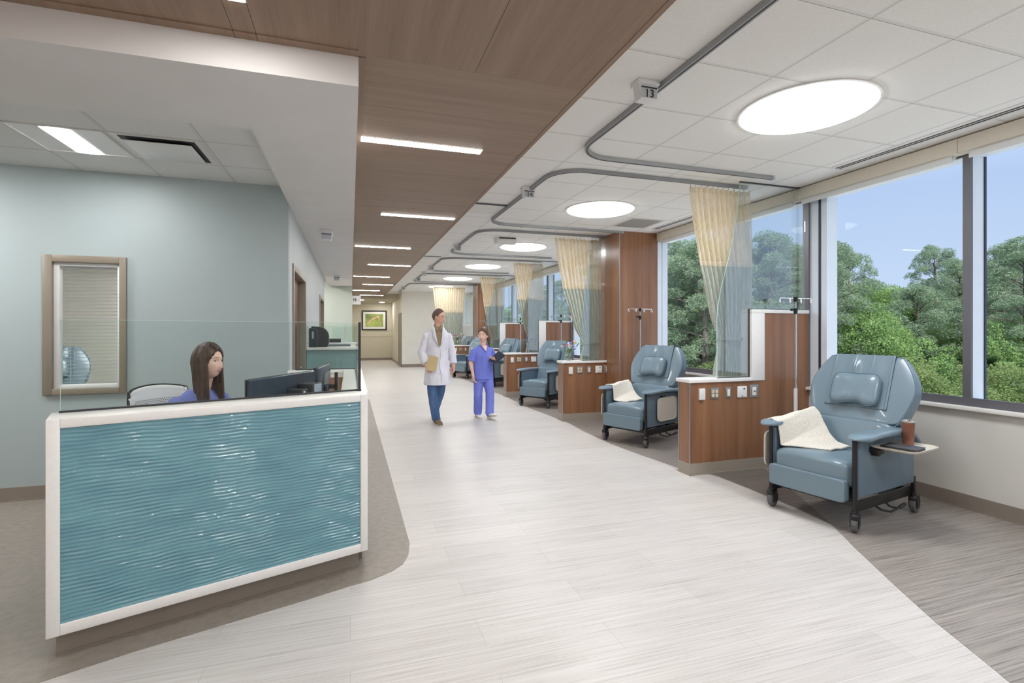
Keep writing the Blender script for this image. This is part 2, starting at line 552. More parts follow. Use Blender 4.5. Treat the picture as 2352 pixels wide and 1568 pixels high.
# dark plank zone of the bays: its edge swings towards the viewer's side
edge = [(1.2, -1.2), (2.64, 1.384), (2.712, 1.533), (2.826, 1.783), (3.021, 2.136), (3.283, 2.584), (3.42, 2.80), (3.493, 2.924), (3.535, 3.3),
        (3.55, 3.8), (3.55, 4.25), (3.50, 4.36), (3.368, 4.627), (3.31, 5.1), (3.26, 5.6), (3.24, 5.924), (3.265, 6.759), (3.33, 7.4), (3.30, 8.2), (3.26, 9.1),
        (3.29, 10.2), (3.33, 10.9), (3.27, 12.0), (3.31, 13.9), (3.27, 15.3), (3.33, 17.0), (3.3, YF), (WX, YF), (WX, -1.2)]
struct('floor', MB().prism(edge, 0.0, 0.002), M['floor_dark'])
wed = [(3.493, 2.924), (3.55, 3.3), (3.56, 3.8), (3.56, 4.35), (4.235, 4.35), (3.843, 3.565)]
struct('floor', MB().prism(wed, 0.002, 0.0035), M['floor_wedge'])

# ceilings
struct('ceiling', MB().box(1.33, WX + 0.02, YB, 20.9, CZ, CZ + 0.05).box(1.33, 2.0, 20.9, 24.0, CZ, CZ + 0.05), M['act_main'])
struct('ceiling', MB().box(0.04, 1.315, 2.735, 22.5, WZ, WZ + 0.03), M['wood_ceiling'])
struct('ceiling', MB().box(-6.5, 1.315, YB, 2.735, WZ, WZ + 0.03), M['wood_ceiling_long'])
# trim edges of the wood ceiling
tr = MB().box(1.315, 1.345, YB, 22.5, WZ - 0.004, CZ + 0.04).box(0.04, 0.075, 2.76, 22.5, WZ - 0.006, WZ)
tr.box(-6.5, 0.04, 2.70, 2.76, WZ - 0.006, WZ)
struct('trim_1', tr, M['wood_ceiling_long'])
# soffit ring with the tiled ceiling set in it
sf = MB().box(-6.5, 0.04, 2.76, 3.56, SZ, WZ + 0.1).box(-0.595, 0.04, 3.56, 15.2, SZ, WZ + 0.1)
struct('ceiling', sf, M['soffit_paint'])
struct('ceiling', MB().box(-6.5, -0.595, 3.56, 5.5, LZ, LZ + 0.05), M['act_left'])
struct('ceiling', MB().box(-6.7, WX + 0.35, YB - 0.2, 27.0, TOP, TOP + 0.1), M['white_paint'])  # unseen roof slab, added to keep sunlight from leaking in
# dropped corridor ceiling past the wood
struct('ceiling', MB().box(-0.1, 2.1, 22.5, 26.6, 2.85, TOP), M['taupe_wall'])
struct('ceiling', MB().box(-3.2, 0.05, 15.2, 15.6, 2.95, TOP).box(-3.2, -0.6, 12.77, 15.3, 2.95, 3.0), M['white_paint'])

# window wall: low wall, head, wood clad piers
lw = MB().box(WX, WX + 0.25, YB, 21.0, -0.2, 0.82)
struct('wall_right', lw, M['wall_beige'])
hd = MB().box(WX - 0.02, WX + 0.25, YB, 21.0, 2.97, TOP)
struct('wall_right', hd, M['white_paint'])
struct('wall_right', MB().box(WX, WX + 0.25, YB, -0.6, 0.8, 3.0), M['wall_beige'])
sill = MB().box(WX - 0.055, WX + 0.05, YB, 7.15, 0.82, 0.855).box(WX - 0.055, WX + 0.05, 7.9, 16.6, 0.82, 0.855).box(WX - 0.055, WX + 0.05, 17.4, YF, 0.82, 0.855)
struct('trim_2', sill, M['trim_white'], bevel=0.006)
struct('baseboard_right', MB().box(WX - 0.012, WX, YB, 7.15, 0, 0.12).box(WX - 0.022, WX, YB, 7.15, 0, 0.012).box(WX - 0.012, WX, 7.9, YF, 0, 0.12), M['baseboard'])

# unseen white roof below the sills, added to bounce sunlight onto the ceiling
struct('bounce_roof', MB().box(WX + 0.25, 10.6, -14, 34, -0.75, -0.35).box(10.4, 10.6, -14, 34, -0.35, -0.2), mat('bounce_white', (232, 230, 226), 0.8, freq=1))

# blue wall with the interior window, then the grey wall with doors
bw = MB()
wx0, wx1, wz0, wz1 = -2.51, -2.005, 0.962, 2.09
bw.box(-6.5, wx0, 5.496, 5.62, 0, TOP).box(wx1, -0.70, 5.496, 5.62, 0, TOP).box(wx0, wx1, 5.496, 5.62, 0, wz0).box(wx0, wx1, 5.496, 5.62, wz1, TOP)
bw.box(-0.70, -0.592, 5.496, 5.62, 0, TOP)
struct('wall_left', bw, M['blue_paint'])
gw = MB()
d1a, d1b, d1h = 5.90, 7.40, 2.15
d2a, d2b, d2h = 10.85, 12.30, 2.15
for a, b in ((5.62, d1a), (d1b, d2a), (d2b, 12.77)):
    gw.box(-0.75, -0.592, a, b, 0, TOP)
gw.box(-0.75, -0.592, d1a, d1b, d1h, TOP).box(-0.75, -0.592, d2a, d2b, d2h, TOP)
struct('wall_corridor_left', gw, M['grey_paint'])
struct('baseboard_left', MB().box(-6.5, -0.592, 5.484, 5.496, 0, 0.12).box(-6.5, -0.58, 5.476, 5.496, 0, 0.012), M['baseboard'])
# walls further down
struct('wall_far_left', MB().box(-3.2, 0.05, 15.3, 15.42, 0, TOP), mat('pale_green_paint', (190, 198, 190), 0.6, freq=3))
struct('wall_corridor', MB().box(-0.05, 0.05, 15.42, 26.6, 0, TOP), M['cream_wall'])
struct('wall_side_passage', MB().box(-3.3, -3.2, 12.7, 15.4, 0, TOP).box(-3.2, -0.75, 12.65, 12.77, 0, TOP), M['cream_wall'])
struct('wall_far', MB().box(1.98, WX + 0.2, YF, YF + 0.12, 0, TOP), M['cream_wall'])
struct('wall_passage', MB().box(1.98, 2.1, YF + 0.12, 26.2, 0, TOP), M['taupe_wall'])
struct('wall_end', MB().box(-0.2, 2.3, 26.15, 26.3, 0, TOP), M['taupe_wall'])
bb = MB().box(1.98, WX, YF - 0.012, YF, 0, 0.12).box(0.05, 1.98, 26.138, 26.15, 0, 0.12).box(1.968, 1.98, YF, 26.15, 0, 0.12).box(-3.2, 0.05, 15.288, 15.3, 0, 0.12)
struct('baseboard_far', bb, M['baseboard'])
struct('trim_3', MB().box(0.05, 1.98, 26.135, 26.15, 1.17, 1.20), M['taupe_wall'])
# walls behind the viewer: painted block, seen in the glass screens
struct('wall_back', MB().box(-6.6, WX + 0.2, YB - 0.15, YB, -0.2, TOP), M['brick'])
struct('wall_outer_left', MB().box(-6.7, -6.5, YB, 5.5, -0.2, TOP), M['cream_wall'])

# small room behind the interior window
struct('wall_room', MB().box(-5.2, -0.75, 9.2, 9.3, 0, TOP).box(-5.3, -5.2, 5.62, 9.3, 0, TOP).box(-0.87, -0.75, 5.62, 9.3, 0, TOP), M['beige_paint'])
struct('ceiling', MB().box(-5.2, -0.87, 5.62, 9.2, 2.7, 2.75), M['white_paint'])
room_light = tag(MB().box(-2.9, -1.7, 7.0, 7.6, 2.68, 2.699).build('ceiling_light', M['disc'], None, 0),
                 'flat ceiling light panel in the small room behind the interior window', 'ceiling light')

# interior window with its two frames
win = struct('window_1', MB().box(wx0 + 0.046, wx1 - 0.027, 5.535, 5.541, wz0 + 0.037, wz1 - 0.034), M['window_glass'])
fr = MB()
for (x0, x1, z0, z1) in ((-2.576, wx0 + 0.003, 0.91, 2.15), (wx1 - 0.003, -1.954, 0.91, 2.15), (wx0 + 0.003, wx1 - 0.003, 2.088, 2.15), (wx0 + 0.003, wx1 - 0.003, 0.91, 0.964)):
    fr.box(x0, x1, 5.47, 5.495, z0, z1)
tag(fr.build('window_frame', M['door_frame'], win, 0, bevel=0.004), 'taupe outer window frame')
fw = MB()
for (x0, x1, z0, z1) in ((wx0 + 0.003, wx0 + 0.045, wz0, wz1), (wx1 - 0.026, wx1 - 0.003, wz0, wz1), (wx0 + 0.045, wx1 - 0.026, wz1 - 0.033, wz1), (wx0 + 0.045, wx1 - 0.026, wz0, wz0 + 0.036)):
    fw.box(x0, x1, 5.498, 5.56, z0, z1)
tag(fw.build('inner_frame', M['white_plastic'], win, 0, bevel=0.003), 'white inner window frame')
bl = thing('window_blind', 'white horizontal slat blind behind the interior window in the blue-green wall', 'blind', (-2.245, 5.585, 0))
sl = MB()
nz = 33
for k in range(nz):
    z = wz0 + 0.045 + k * (wz1 - wz0 - 0.09) / (nz - 1)
    sl.add([(-0.222, -0.012, z + 0.004), (0.222, -0.012, z + 0.004), (0.222, 0.012, z - 0.003), (-0.222, 0.012, z - 0.003),
            (-0.222, -0.012, z + 0.0055), (0.222, -0.012, z + 0.0055), (0.222, 0.012, z - 0.0015), (-0.222, 0.012, z - 0.0015)],
           [(0, 3, 2, 1), (4, 5, 6, 7), (0, 1, 5, 4), (1, 2, 6, 5), (2, 3, 7, 6), (3, 0, 4, 7)])
sl.build('slats', M['white_plastic'], bl, 0)
MB().box(-0.225, 0.225, -0.015, 0.015, wz1 - 0.045, wz1 - 0.02).build('head_rail', M['white_plastic'], bl, 0)
cd = MB()
for x in (-0.17, 0.17): cd.box(x - 0.001, x + 0.001, -0.0135, -0.0125, wz0 + 0.045, wz1 - 0.03)
cd.build('cords', M['white_plastic'], bl, 0)

# doors of the grey wall
def wood_door(name, y0, y1, h, kind='left', x=-0.592):
    fr = MB()
    fw_ = 0.055
    for (a, b, z0, z1) in ((y0 - 0.05, y0 + 0.03, 0, h + 0.05), (y1 - 0.03, y1 + 0.05, 0, h + 0.05), (y0 + 0.03, y1 - 0.03, h - 0.02, h + 0.05)):
        fr.box(x - 0.14, x + 0.016, a, b, z0, z1)
    d = struct(name, fr, M['door_frame'], bevel=0.004)
    lf = MB().box(x - 0.12, x - 0.075, y0 + 0.03, y1 - 0.03, 0.01, h - 0.02).build('door_leaf', M['walnut_door'], d, 0)
    MB().capsule((x - 0.03, y1 - 0.12, 1.0), (x - 0.03, y1 - 0.24, 1.0), 0.01, 0.01).tube([(x - 0.075, y1 - 0.12, 1.0), (x - 0.03, y1 - 0.12, 1.0)], 0.011).build('door_handle', M['chrome'], lf)
    return d
wood_door('door_1', d1a, d1b, d1h)
wood_door('door_2', d2a, d2b, d2h)
# door in the passage
dd = struct('door_3', MB().box(1.955, 1.99, 20.95, 21.06, 0, 2.2).box(1.955, 1.99, 22.0, 22.1, 0, 2.2).box(1.955, 1.99, 21.06, 22.0, 2.1, 2.2), M['door_frame'])
lf3 = MB().box(1.97, 1.99, 21.06, 22.0, 0.01, 2.1).build('door_leaf', M['door_frame'], dd, 0)
MB().capsule((1.92, 21.15, 1.0), (1.92, 21.28, 1.0), 0.012, 0.012).build('door_handle', M['chrome'], lf3)

# window strip frames: mullions, rails, panes
def mullion(mb_in, mb_out, mb_g, y0, y1, depth=0.16):
    mb_in.box(WX - 0.004, WX + 0.02, y0, y1, 0.855, 2.97)
    mb_out.box(WX + 0.02, WX + depth, y0 + 0.003, y1 - 0.003, 0.855, 2.97)
    mb_g.box(WX + depth, WX + depth + 0.02, y0 - 0.006, y1 + 0.006, 0.855, 2.97)
spans = [(-0.6, 1.25), (1.32, 2.815), (2.875, 4.16), (4.44, 5.45), (5.52, 7.17), (7.9, 9.25), (9.32, 10.62), (10.9, 12.2), (12.28, 13.75), (14.0, 15.25), (15.32, 16.6), (17.4, 19.0), (19.08, 20.75)]
for i, (a, b) in enumerate(spans):
    pane = struct('window_%d' % (i + 2), MB().box(WX + 0.15, WX + 0.158, a, b, 0.86, 2.97), M['window_glass'])
    g = MB().box(WX - 0.004, WX + 0.02, a, b, 0.855, 0.925).box(WX - 0.004, WX + 0.02, a, b, 2.93, 2.97)
    g.build('window_rail', M['mullion'], pane, 0)
    MB().box(WX + 0.02, WX + 0.17, a, b, 0.84, 0.90).box(WX + 0.02, WX + 0.17, a, b, 2.93, 2.97).build('window_reveal', M['mullion_out'], pane, 0)
mi, mo, mg = MB(), MB(), MB()
for (y0, y1) in ((-0.66, -0.6), (1.25, 1.32), (2.815, 2.875), (5.45, 5.52), (9.25, 9.32), (12.2, 12.28), (15.25, 15.32), (19.0, 19.08)):
    mullion(mi, mo, mg, y0, y1)
for (y0, y1) in ((4.16, 4.44), (10.62, 10.9), (13.75, 14.0)):
    mullion(mi, mo, mg, y1 - 0.075, y1)
    mo.box(WX + 0.02, WX + 0.17, y0, y1 - 0.075, 0.855, 2.97)
    mg.box(WX + 0.012, WX + 0.02, y0 + 0.07, y0 + 0.095, 0.855, 2.97)
mo.box(WX + 0.0, WX + 0.1, 7.15, 7.2, 0.855, 2.97)
trm = struct('trim_4', mi, M['mullion'])
mo.build('mullion_side', M['mullion_out'], trm, 0)
mg.build('gasket', M['gasket'], trm, 0)

# shade cassettes above the windows, one thing per bay
def shade_box(y0, y1, label):
    t = thing('roller_shade', label, 'roller shade', (4.76, (y0 + y1) / 2, 0), 0, 'roller shades above the windows')
    h = (y1 - y0) / 2
    MB().box(-0.01, 0.10, -h + 0.002, h - 0.002, 2.94, 3.058).build('fascia', M['shade'], t, 0, bevel=0.003)
    cy = MB()
    cy.tube([(0.055, -h + 0.06, 2.935), (0.055, h - 0.06, 2.935)], 0.028, 16)
    cy.build('roller', M['shade_roll'], t)
    MB().box(0.028, 0.034, -h + 0.06, h - 0.06, 2.885, 2.945).build('hem', M['shade_roll'], t, 0)
shade_box(-1.2, 1.33, 'beige roller shade cassette at the right edge, nearest the viewer')
shade_box(1.33, 2.84, 'beige roller shade cassette over the rightmost visible pane')
shade_box(2.84, 4.44, 'beige roller shade cassette above the window behind the nearest recliner')
shade_box(4.44, 7.12, 'beige roller shade cassette between the nearest wood partition and the wood column')
shade_box(7.92, 10.8, 'beige roller shade cassette just past the wood column')
shade_box(10.8, 13.9, 'beige roller shade cassette in the middle of the far windows')
shade_box(13.9, 16.58, 'beige roller shade cassette before the far wood column')

# slot diffusers beside the windows
def slot(y0, y1, label):
    t = thing('slot_diffuser', label, 'air diffuser', (4.54, (y0 + y1) / 2, CZ), 0, 'slot diffusers along the windows')
    h = (y1 - y0) / 2
    MB().box(-0.075, 0.075, -h, h, -0.006, 0.0).build('frame', M['trim_white'], t, 0)
    MB().box(-0.035, -0.015, -h + 0.01, h - 0.01, -0.0085, -0.006).box(0.005, 0.025, -h + 0.01, h - 0.01, -0.0085, -0.006).build('slots', M['track_dark'], t, 0)
slot(0.9, 3.74, 'long black double slot air diffuser in the ceiling above the nearest recliner')
slot(5.2, 6.83, 'short black double slot air diffuser in front of the wood column')
slot(8.2, 9.9, 'short black double slot air diffuser past the wood column')

# wood clad piers between the windows
def pier(y0, y1, label, name='wood_column'):
    t = thing(name, label, 'column', (4.5, y0, 0))
    MB().box(-0.41, 0.37, 0.0, y1 - y0, 0.12, CZ - 0.001).build('cladding', M['walnut'], t, 0)
    MB().box(-0.405, 0.365, 0.004, y1 - y0, 0, 0.12).build('base', M['baseboard'], t, 0)
    MB().box(-0.416, -0.404, -0.006, 0.006, 0.12, CZ - 0.002).build('corner_trim', M['alu'], t, 0)
    MB().box(0.29, 0.37, -0.004, 0.0, 0.85, 2.94).build('window_jamb', M['mullion_out'], t, 0)
    return t
pier(7.152, 7.85, 'floor to ceiling wood clad column behind the recliner with the square cream throw')
pier(16.62, 17.3, 'far wood clad column at the end of the row of bays')

# ------------------------------------------------------------------ ceiling lights
def disc_light(y, label):
    t = thing('disc_light', label, 'ceiling light', (3.12, y, CZ), 0, 'round ceiling lights over the recliner bays')
    n = 64
    ring = MB()
    ring.add([(r * math.cos(2 * PI * k / n), r * math.sin(2 * PI * k / n), z) for r, z in ((0.437, -0.010), (0.437, -0.001), (0.455, -0.001), (0.455, -0.008), (0.437, -0.010)) for k in range(n)],
             [(j * n + k, j * n + (k + 1) % n, (j + 1) * n + (k + 1) % n, (j + 1) * n + k) for j in range(4) for k in range(n)])
    ring.build('rim', M['trim_white'], t, 0)
    MB().lathe([(0.436, -0.002), (0.430, -0.014), (0.39, -0.026), (0.30, -0.038), (0.15, -0.046), (0.0, -0.048)], n=n, cap=False).build('diffuser', M['disc'], t, 60)
names = ['largest round ceiling light above the nearest recliner, beside the number 13 sign',
         'round ceiling light second from the viewer, left of the nearest curtain top',
         'round ceiling light third from the viewer, behind the white ceiling box',
         'round ceiling light fourth from the viewer, over the fourth bay',
         'round ceiling light fifth from the viewer, in front of the far wood column',
         'smallest and farthest round ceiling light near the cream end wall']
for i, y in enumerate((2.82, 5.96, 9.06, 12.12, 15.18, 18.2)):
    disc_light(y, names[i])
disc_light(-0.3, 'round ceiling light above and behind the viewer')
disc_light(-3.1, 'round ceiling light by the painted block wall behind the viewer')

def strip_light(x0, x1, y, label, along=False):
    t = thing('strip_light', label, 'ceiling light', ((x0 + x1) / 2, y, WZ), R(90) if along else 0, 'linear lights in the wood ceiling')
    h = (x1 - x0) / 2
    MB().box(-h, h, -0.045, 0.045, -0.008, -0.001).build('diffuser', M['strip'], t, 0)
    f = MB()
    for (a, b, c, d) in ((-h - 0.004, h + 0.004, -0.053, -0.048), (-h - 0.004, h + 0.004, 0.048, 0.053), (-h - 0.004, -h, -0.05, 0.05), (h, h + 0.004, -0.05, 0.05)):
        f.box(a, b, c, d, -0.006, -0.001)
    f.build('frame', M['trim_white'], t, 0)
sn = ['nearest and longest looking light strip in the wood ceiling, starting at the soffit edge',
      'light strip second in the wood ceiling, ending at its right edge',
      'light strip third in the wood ceiling, starting at the soffit edge',
      'light strip fourth in the wood ceiling, ending near its right edge',
      'light strip fifth in the wood ceiling, starting at its left edge',
      'light strip sixth in the wood ceiling, ending near its right edge',
      'light strip seventh in the wood ceiling, just above the restroom sign',
      'last light strip at the far end of the wood ceiling']
for i, y in enumerate((3.93, 6.40, 8.93, 11.37, 13.9, 16.27, 18.73, 21.19)):
    x0, x1 = ((0.076, 0.995) if i % 2 == 0 else (0.36, 1.27))
    strip_light(x0, x1, y, sn[i])
strip_light(-0.945, -0.025, 1.99, 'lengthwise light strip in the wood ceiling, its end glowing at the top edge', True)
strip_light(0.25, 1.17, 0.9, 'unseen light strip running lengthwise in the wood ceiling above the viewer', True)  # unseen strips from here on, more of them added to brighten the desk
strip_light(-2.9, -2.0, 0.9, 'unseen light strip in the wood ceiling left of the viewer')
strip_light(-4.9, -4.0, 0.9, 'unseen light strip in the wood ceiling far left of the viewer')
strip_light(-2.9, -2.0, -3.2, 'unseen light strip by the block wall behind the viewer on the left')
strip_light(-0.55, 0.40, -2.3, 'added unseen light strip by the block wall behind the viewer')  # added to throw highlights on the wave panel of the desk
strip_light(-1.7, -0.8, -0.5, 'unseen light strip in the wood ceiling just behind the viewer on the left')
strip_light(0.2, 1.15, -1.2, 'unseen light strip in the wood ceiling behind the viewer')
strip_light(-2.9, -2.0, -1.4, 'unseen light strip in the wood ceiling behind the viewer on the left')

# troffer with curved white reflectors and a bright centre basket
t = thing('troffer_light', 'square recessed troffer light with a bright centre panel above the reception desk', 'ceiling light', (-2.0, 4.66, LZ))
tf = MB()
for (a, b, c, d) in ((-0.295, 0.295, -0.295, -0.275), (-0.295, 0.295, 0.275, 0.295), (-0.295, -0.275, -0.275, 0.275), (0.275, 0.295, -0.275, 0.275)):
    tf.box(a, b, c, d, -0.008, -0.001)
tf.build('frame', M['trim_white'], t, 0)
rf = MB()
for sgn in (-1, 1):
    rf.grid(lambda u, v, sgn=sgn: (sgn * (0.275 - 0.185 * u), -0.275 + 0.55 * v, -0.0045 - 0.0 * u + 0.003 * math.sin(PI * u)), 8, 4)
rf.build('reflector', M['white_plastic'], t)
MB().grid(lambda u, v: (-0.09 + 0.18 * u, -0.27 + 0.54 * v, -0.006 - 0.006 * math.sin(PI * u)), 14, 3).build('diffuser', M['troffer'], t)
t = thing('troffer_light', 'square recessed troffer light further left over the desk area, outside the frame', 'ceiling light', (-3.85, 4.66, LZ))
MB().box(-0.28, 0.28, -0.28, 0.28, -0.008, -0.001).build('diffuser', M['troffer'], t, 0)

# square plaque diffuser beside the troffer
t = thing('plaque_diffuser', 'square white plaque air diffuser with a dark gap, right of the troffer light', 'air diffuser', (-1.385, 4.66, LZ))
MB().box(-0.29, 0.29, -0.29, 0.29, -0.004, -0.001).build('frame', M['trim_white'], t, 0)
MB().box(-0.25, 0.25, -0.25, 0.25, -0.0055, -0.004).build('throat', M['track_dark'], t, 0)
MB().prism([(-0.225, -0.225), (0.225, -0.225), (0.225, 0.225), (-0.225, 0.225)], -0.030, -0.024).build('plaque', M['white_plastic'], t, 0, bevel=0.003)
MB().lathe([(0.10, -0.024), (0.10, -0.0056)], c=(0.03, 0.0, 0), n=24).build('duct_collar', M['track_dark'], t)

# other ceiling fittings
def vent(x, y, w, d, label, dark=True):
    t = thing('ceiling_vent', label, 'air vent', (x, y, CZ))
    MB().box(-w / 2, w / 2, -d / 2, d / 2, -0.005, -0.001).build('frame', M['trim_white'], t, 0)
    sl_ = MB()
    if dark:
        sl_.box(-w / 2 + 0.02, w / 2 - 0.02, -d / 2 + 0.02, -d / 2 + 0.10, -0.007, -0.005)
        sl_.build('slot', M['track_dark'], t, 0)
    else:
        n = 14
        for k in range(n):
            yy = -d / 2 + 0.03 + (d - 0.06) * k / (n - 1)
            sl_.box(-w / 2 + 0.03, w / 2 - 0.03, yy - 0.006, yy + 0.006, -0.009, -0.005)
        sl_.build('louvres', M['steel'], t, 0)
vent(1.64, 6.35, 0.58, 0.58, 'white ceiling vent with one dark slot beside the wood ceiling, past the number 14 sign')
vent(4.05, 6.55, 0.56, 0.56, 'grey louvred return grille in the ceiling in front of the wood column', dark=False)
vent(1.62, 11.0, 0.5, 0.5, 'small ceiling vent beside the wood ceiling near the number 16 sign')
t = thing('ceiling_box', 'small white box unit mounted on the ceiling above the third curtain track', 'ceiling unit', (2.54, 8.3, CZ - 0.001))
MB().prism([(-0.17, -0.1), (0.17, -0.1), (0.19, 0.1), (-0.19, 0.1)], -0.10, 0.0).build('housing', M['white_plastic'], t, 0, bevel=0.012)
MB().box(-0.14, 0.15, -0.103, -0.1, -0.03, -0.01).build('grille', M['track_dark'], t, 0)

# bay number signs
def bay_sign(x, y, num, label, z=CZ, w=0.155, blank=False, name='bay_sign', cat='sign'):
    t = thing(name, label, cat, (x, y, z - 0.001), 0, 'patient call and number boxes on the ceiling')
    h = w * 0.80
    MB().box(-w / 2, w / 2, -0.008, w * 0.62, -0.028, 0.0).build('mount', M['white_plastic'], t, 0, bevel=0.003)
    b = MB()
    b.prism([(-w * 0.46, -0.028), (w * 0.46, -0.028), (w * 0.36, -h), (-w * 0.36, -h)], 0.004, w * 0.5, fn=lambda a, c, e: (a, e, c))
    b.build('housing', M['white_plastic'], t, 0, bevel=0.003)
    MB().box(-w * 0.36, w * 0.38, 0.001, 0.004, -h * 0.92, -h * 0.36).build('plate', M['plate_grey'], t, 0)
    MB().box(-w * 0.36, w * 0.38, -0.001, 0.002, -h * 0.44, -h * 0.37).build('lens_strip', M['monitor'], t, 0)
    if not blank:
        fc = bpy.data.curves.new('number', 'FONT')
        fc.body = num; fc.size = w * 0.46; fc.align_x = 'CENTER'; fc.extrude = 0.0008
        fo = bpy.data.objects.new('number', fc)
        COL.objects.link(fo)
        me = bpy.data.meshes.new_from_object(fo)           # the digits as a plain mesh
        bpy.data.objects.remove(fo); bpy.data.curves.remove(fc)
        me.materials.clear(); me.materials.append(M['ink'])
        fo = bpy.data.objects.new('number', me)
        COL.objects.link(fo)
        fo.parent = t; fo.location = (0.004, -0.0012, -h * 0.90); fo.rotation_euler = (R(90), 0, 0)
    return t
M['plate_grey'] = mat('sign_plate', (188, 190, 196), 0.4)
M['ink'] = mat('black_ink', (28, 28, 30), 0.6)
bay_sign(1.80, 2.78, '13', 'largest ceiling box with the number 13, nearest the viewer')
bay_sign(1.88, 5.25, '14', 'ceiling box with the number 14, left of the second round light')
bay_sign(1.88, 9.15, '15', 'ceiling box with the number 15, left of the small white ceiling box')
bay_sign(1.87, 12.25, '16', 'ceiling box with the number 16, two tracks past the white ceiling box')
bay_sign(1.89, 13.65, '', 'white ceiling call box without a number, just past the one reading 16', blank=True, name='call_light', cat='call light')
bay_sign(1.92, 15.15, '17', 'ceiling box with the number 17, small and near the end of the wood ceiling')
bay_sign(1.80, 18.40, '18', 'tiniest ceiling box with the number 18, by the cream end wall corner')
bay_sign(-0.29, 6.80, '', 'nearer call light box without a number on the painted soffit by the corridor doors', z=SZ, w=0.16, blank=True, name='call_light', cat='call light')
bay_sign(-0.30, 12.3, '', 'farther, smaller call light box on the painted soffit by the corridor doors', z=SZ, w=0.16, blank=True, name='call_light', cat='call light')

# curtain tracks
def sweep(mb, path, w, z0, z1):
    n = len(path)
    L, Rr = [], []
    for i, (x, y) in enumerate(path):
        a = path[max(i - 1, 0)]; b = path[min(i + 1, n - 1)]
        d = Vector((b[0] - a[0], b[1] - a[1])).normalized()
        nx, ny = -d.y, d.x
        L.append((x + nx * w / 2, y + ny * w / 2)); Rr.append((x - nx * w / 2, y - ny * w / 2))
    vs = [(p[0], p[1], z0) for p in L] + [(p[0], p[1], z0) for p in Rr] + [(p[0], p[1], z1) for p in L] + [(p[0], p[1], z1) for p in Rr]
    fs = []
    for i in range(n - 1):
        fs += [(i, i + 1, n + i + 1, n + i), (2 * n + i, 3 * n + i, 3 * n + i + 1, 2 * n + i + 1), (i, 2 * n + i, 2 * n + i + 1, i + 1), (n + i, n + i + 1, 3 * n + i + 1, 3 * n + i)]
    fs += [(0, n, 3 * n, 2 * n), (n - 1, 3 * n - 1, 4 * n - 1, 2 * n - 1)]
    mb.add(vs, fs)
def curtain_track(y0, y1, label, x=1.905, xe=4.145, far=False):
    t = thing('curtain_track', label, 'curtain track', (0, 0, 0), 0, 'ceiling curtain tracks')
    r = 0.34
    if far:
        path = [(xe, y0), (x + r, y0)] + arc(x + r, y0 + r, r, 270, 180, 10)[1:] + [(x, y1)]
    else: path = [(xe, y0), (x + r, y0)] + arc(x + r, y0 + r, r, 270, 180, 10)[1:] + [(x, (y0 + y1) / 2)] + arc(x + r, y1 - r, r, 180, 90, 10) + [(xe, y1)]
    m_ = MB(); sweep(m_, path, 0.034, 3.034, CZ - 0.001); m_.build('rail', M['track'], t, 0)
    m_ = MB(); sweep(m_, path, 0.008, 3.0325, 3.034); m_.build('slot', M['track_dark'], t, 0)
    ec = MB().box(xe - 0.02, xe + 0.012, y0 - 0.022, y0 + 0.022, 3.03, CZ - 0.001)
    if not far: ec.box(xe - 0.02, xe + 0.012, y1 - 0.022, y1 + 0.022, 3.03, CZ - 0.001)
    ec.build('end_cap', M['silver'], t, 0)
for i, (a, b) in enumerate(((1.2, 4.14), (4.51, 7.16), (7.60, 10.18), (10.77, 13.29), (13.92, 16.36), (16.95, 20.7))):
    curtain_track(a, b, ['metal curtain track nearest the viewer, running off the top edge of the photo',
                         'second looping curtain track, carrying the nearest two tone curtain', 'third looping curtain track, around the small white ceiling box',
                         'fourth looping curtain track from the viewer, left of the fourth round light',
                         'fifth looping curtain track from the viewer, ending before the far wood column',
                         'farthest curtain track, turning once towards the cream end wall'][i], x=1.905 if i < 5 else 1.87, far=i == 5)

# restroom sign hung in the corridor
t = thing('restroom_sign', 'small white restroom sign with two figures and a wheelchair symbol hanging in the corridor', 'sign', (0.18, 17.2, 2.47))
MB().box(-0.14, 0.14, -0.008, 0.008, -0.14, 0.14).build('panel', M['white_plastic'], t, 0)
fg = MB()
for cx in (-0.075, -0.015):
    fg.lathe([(0.001, 0.0), (0.014, 0.0), (0.014, 0.002), (0.001, 0.002)], n=12)
    k = len(fg.v) - 48
    for q in range(k, len(fg.v)):
        v = fg.v[q]; fg.v[q] = (cx + v[0], -0.0082 - v[2], 0.05 + v[1])
    fg.box(cx - 0.016, cx + 0.016, -0.011, -0.008, -0.005, 0.034).box(cx - 0.011, cx - 0.002, -0.011, -0.008, -0.05, -0.004).box(cx + 0.002, cx + 0.011, -0.011, -0.008, -0.05, -0.004)
fg.build('figures', M['ink'], t, 0)
wc = MB().tube([(0.075 + 0.026 * math.cos(R(a)), -0.0095, -0.025 + 0.026 * math.sin(R(a))) for a in range(100, 400, 20)], 0.0035, 6)
wc.tube([(0.06, -0.0095, 0.045), (0.063, -0.0095, 0.0), (0.09, -0.0095, -0.002), (0.105, -0.0095, -0.035)], 0.004, 6)
tag(wc.build('wheelchair_symbol', M['silver'], t, 0), 'pale wheelchair symbol')
MB().box(-0.001, 0.001, -0.001, 0.001, 0.14, WZ - 2.47).build('hanger', M['alu'], t, 0)

# recessed downlight beyond the sign
t = thing('downlight', 'small round recessed downlight in the corridor beyond the restroom sign', 'ceiling light', (0.45, 23.6, 2.85))
MB().lathe([(0.12, -0.006), (0.12, -0.001)]).build('diffuser', M['downlight'], t)

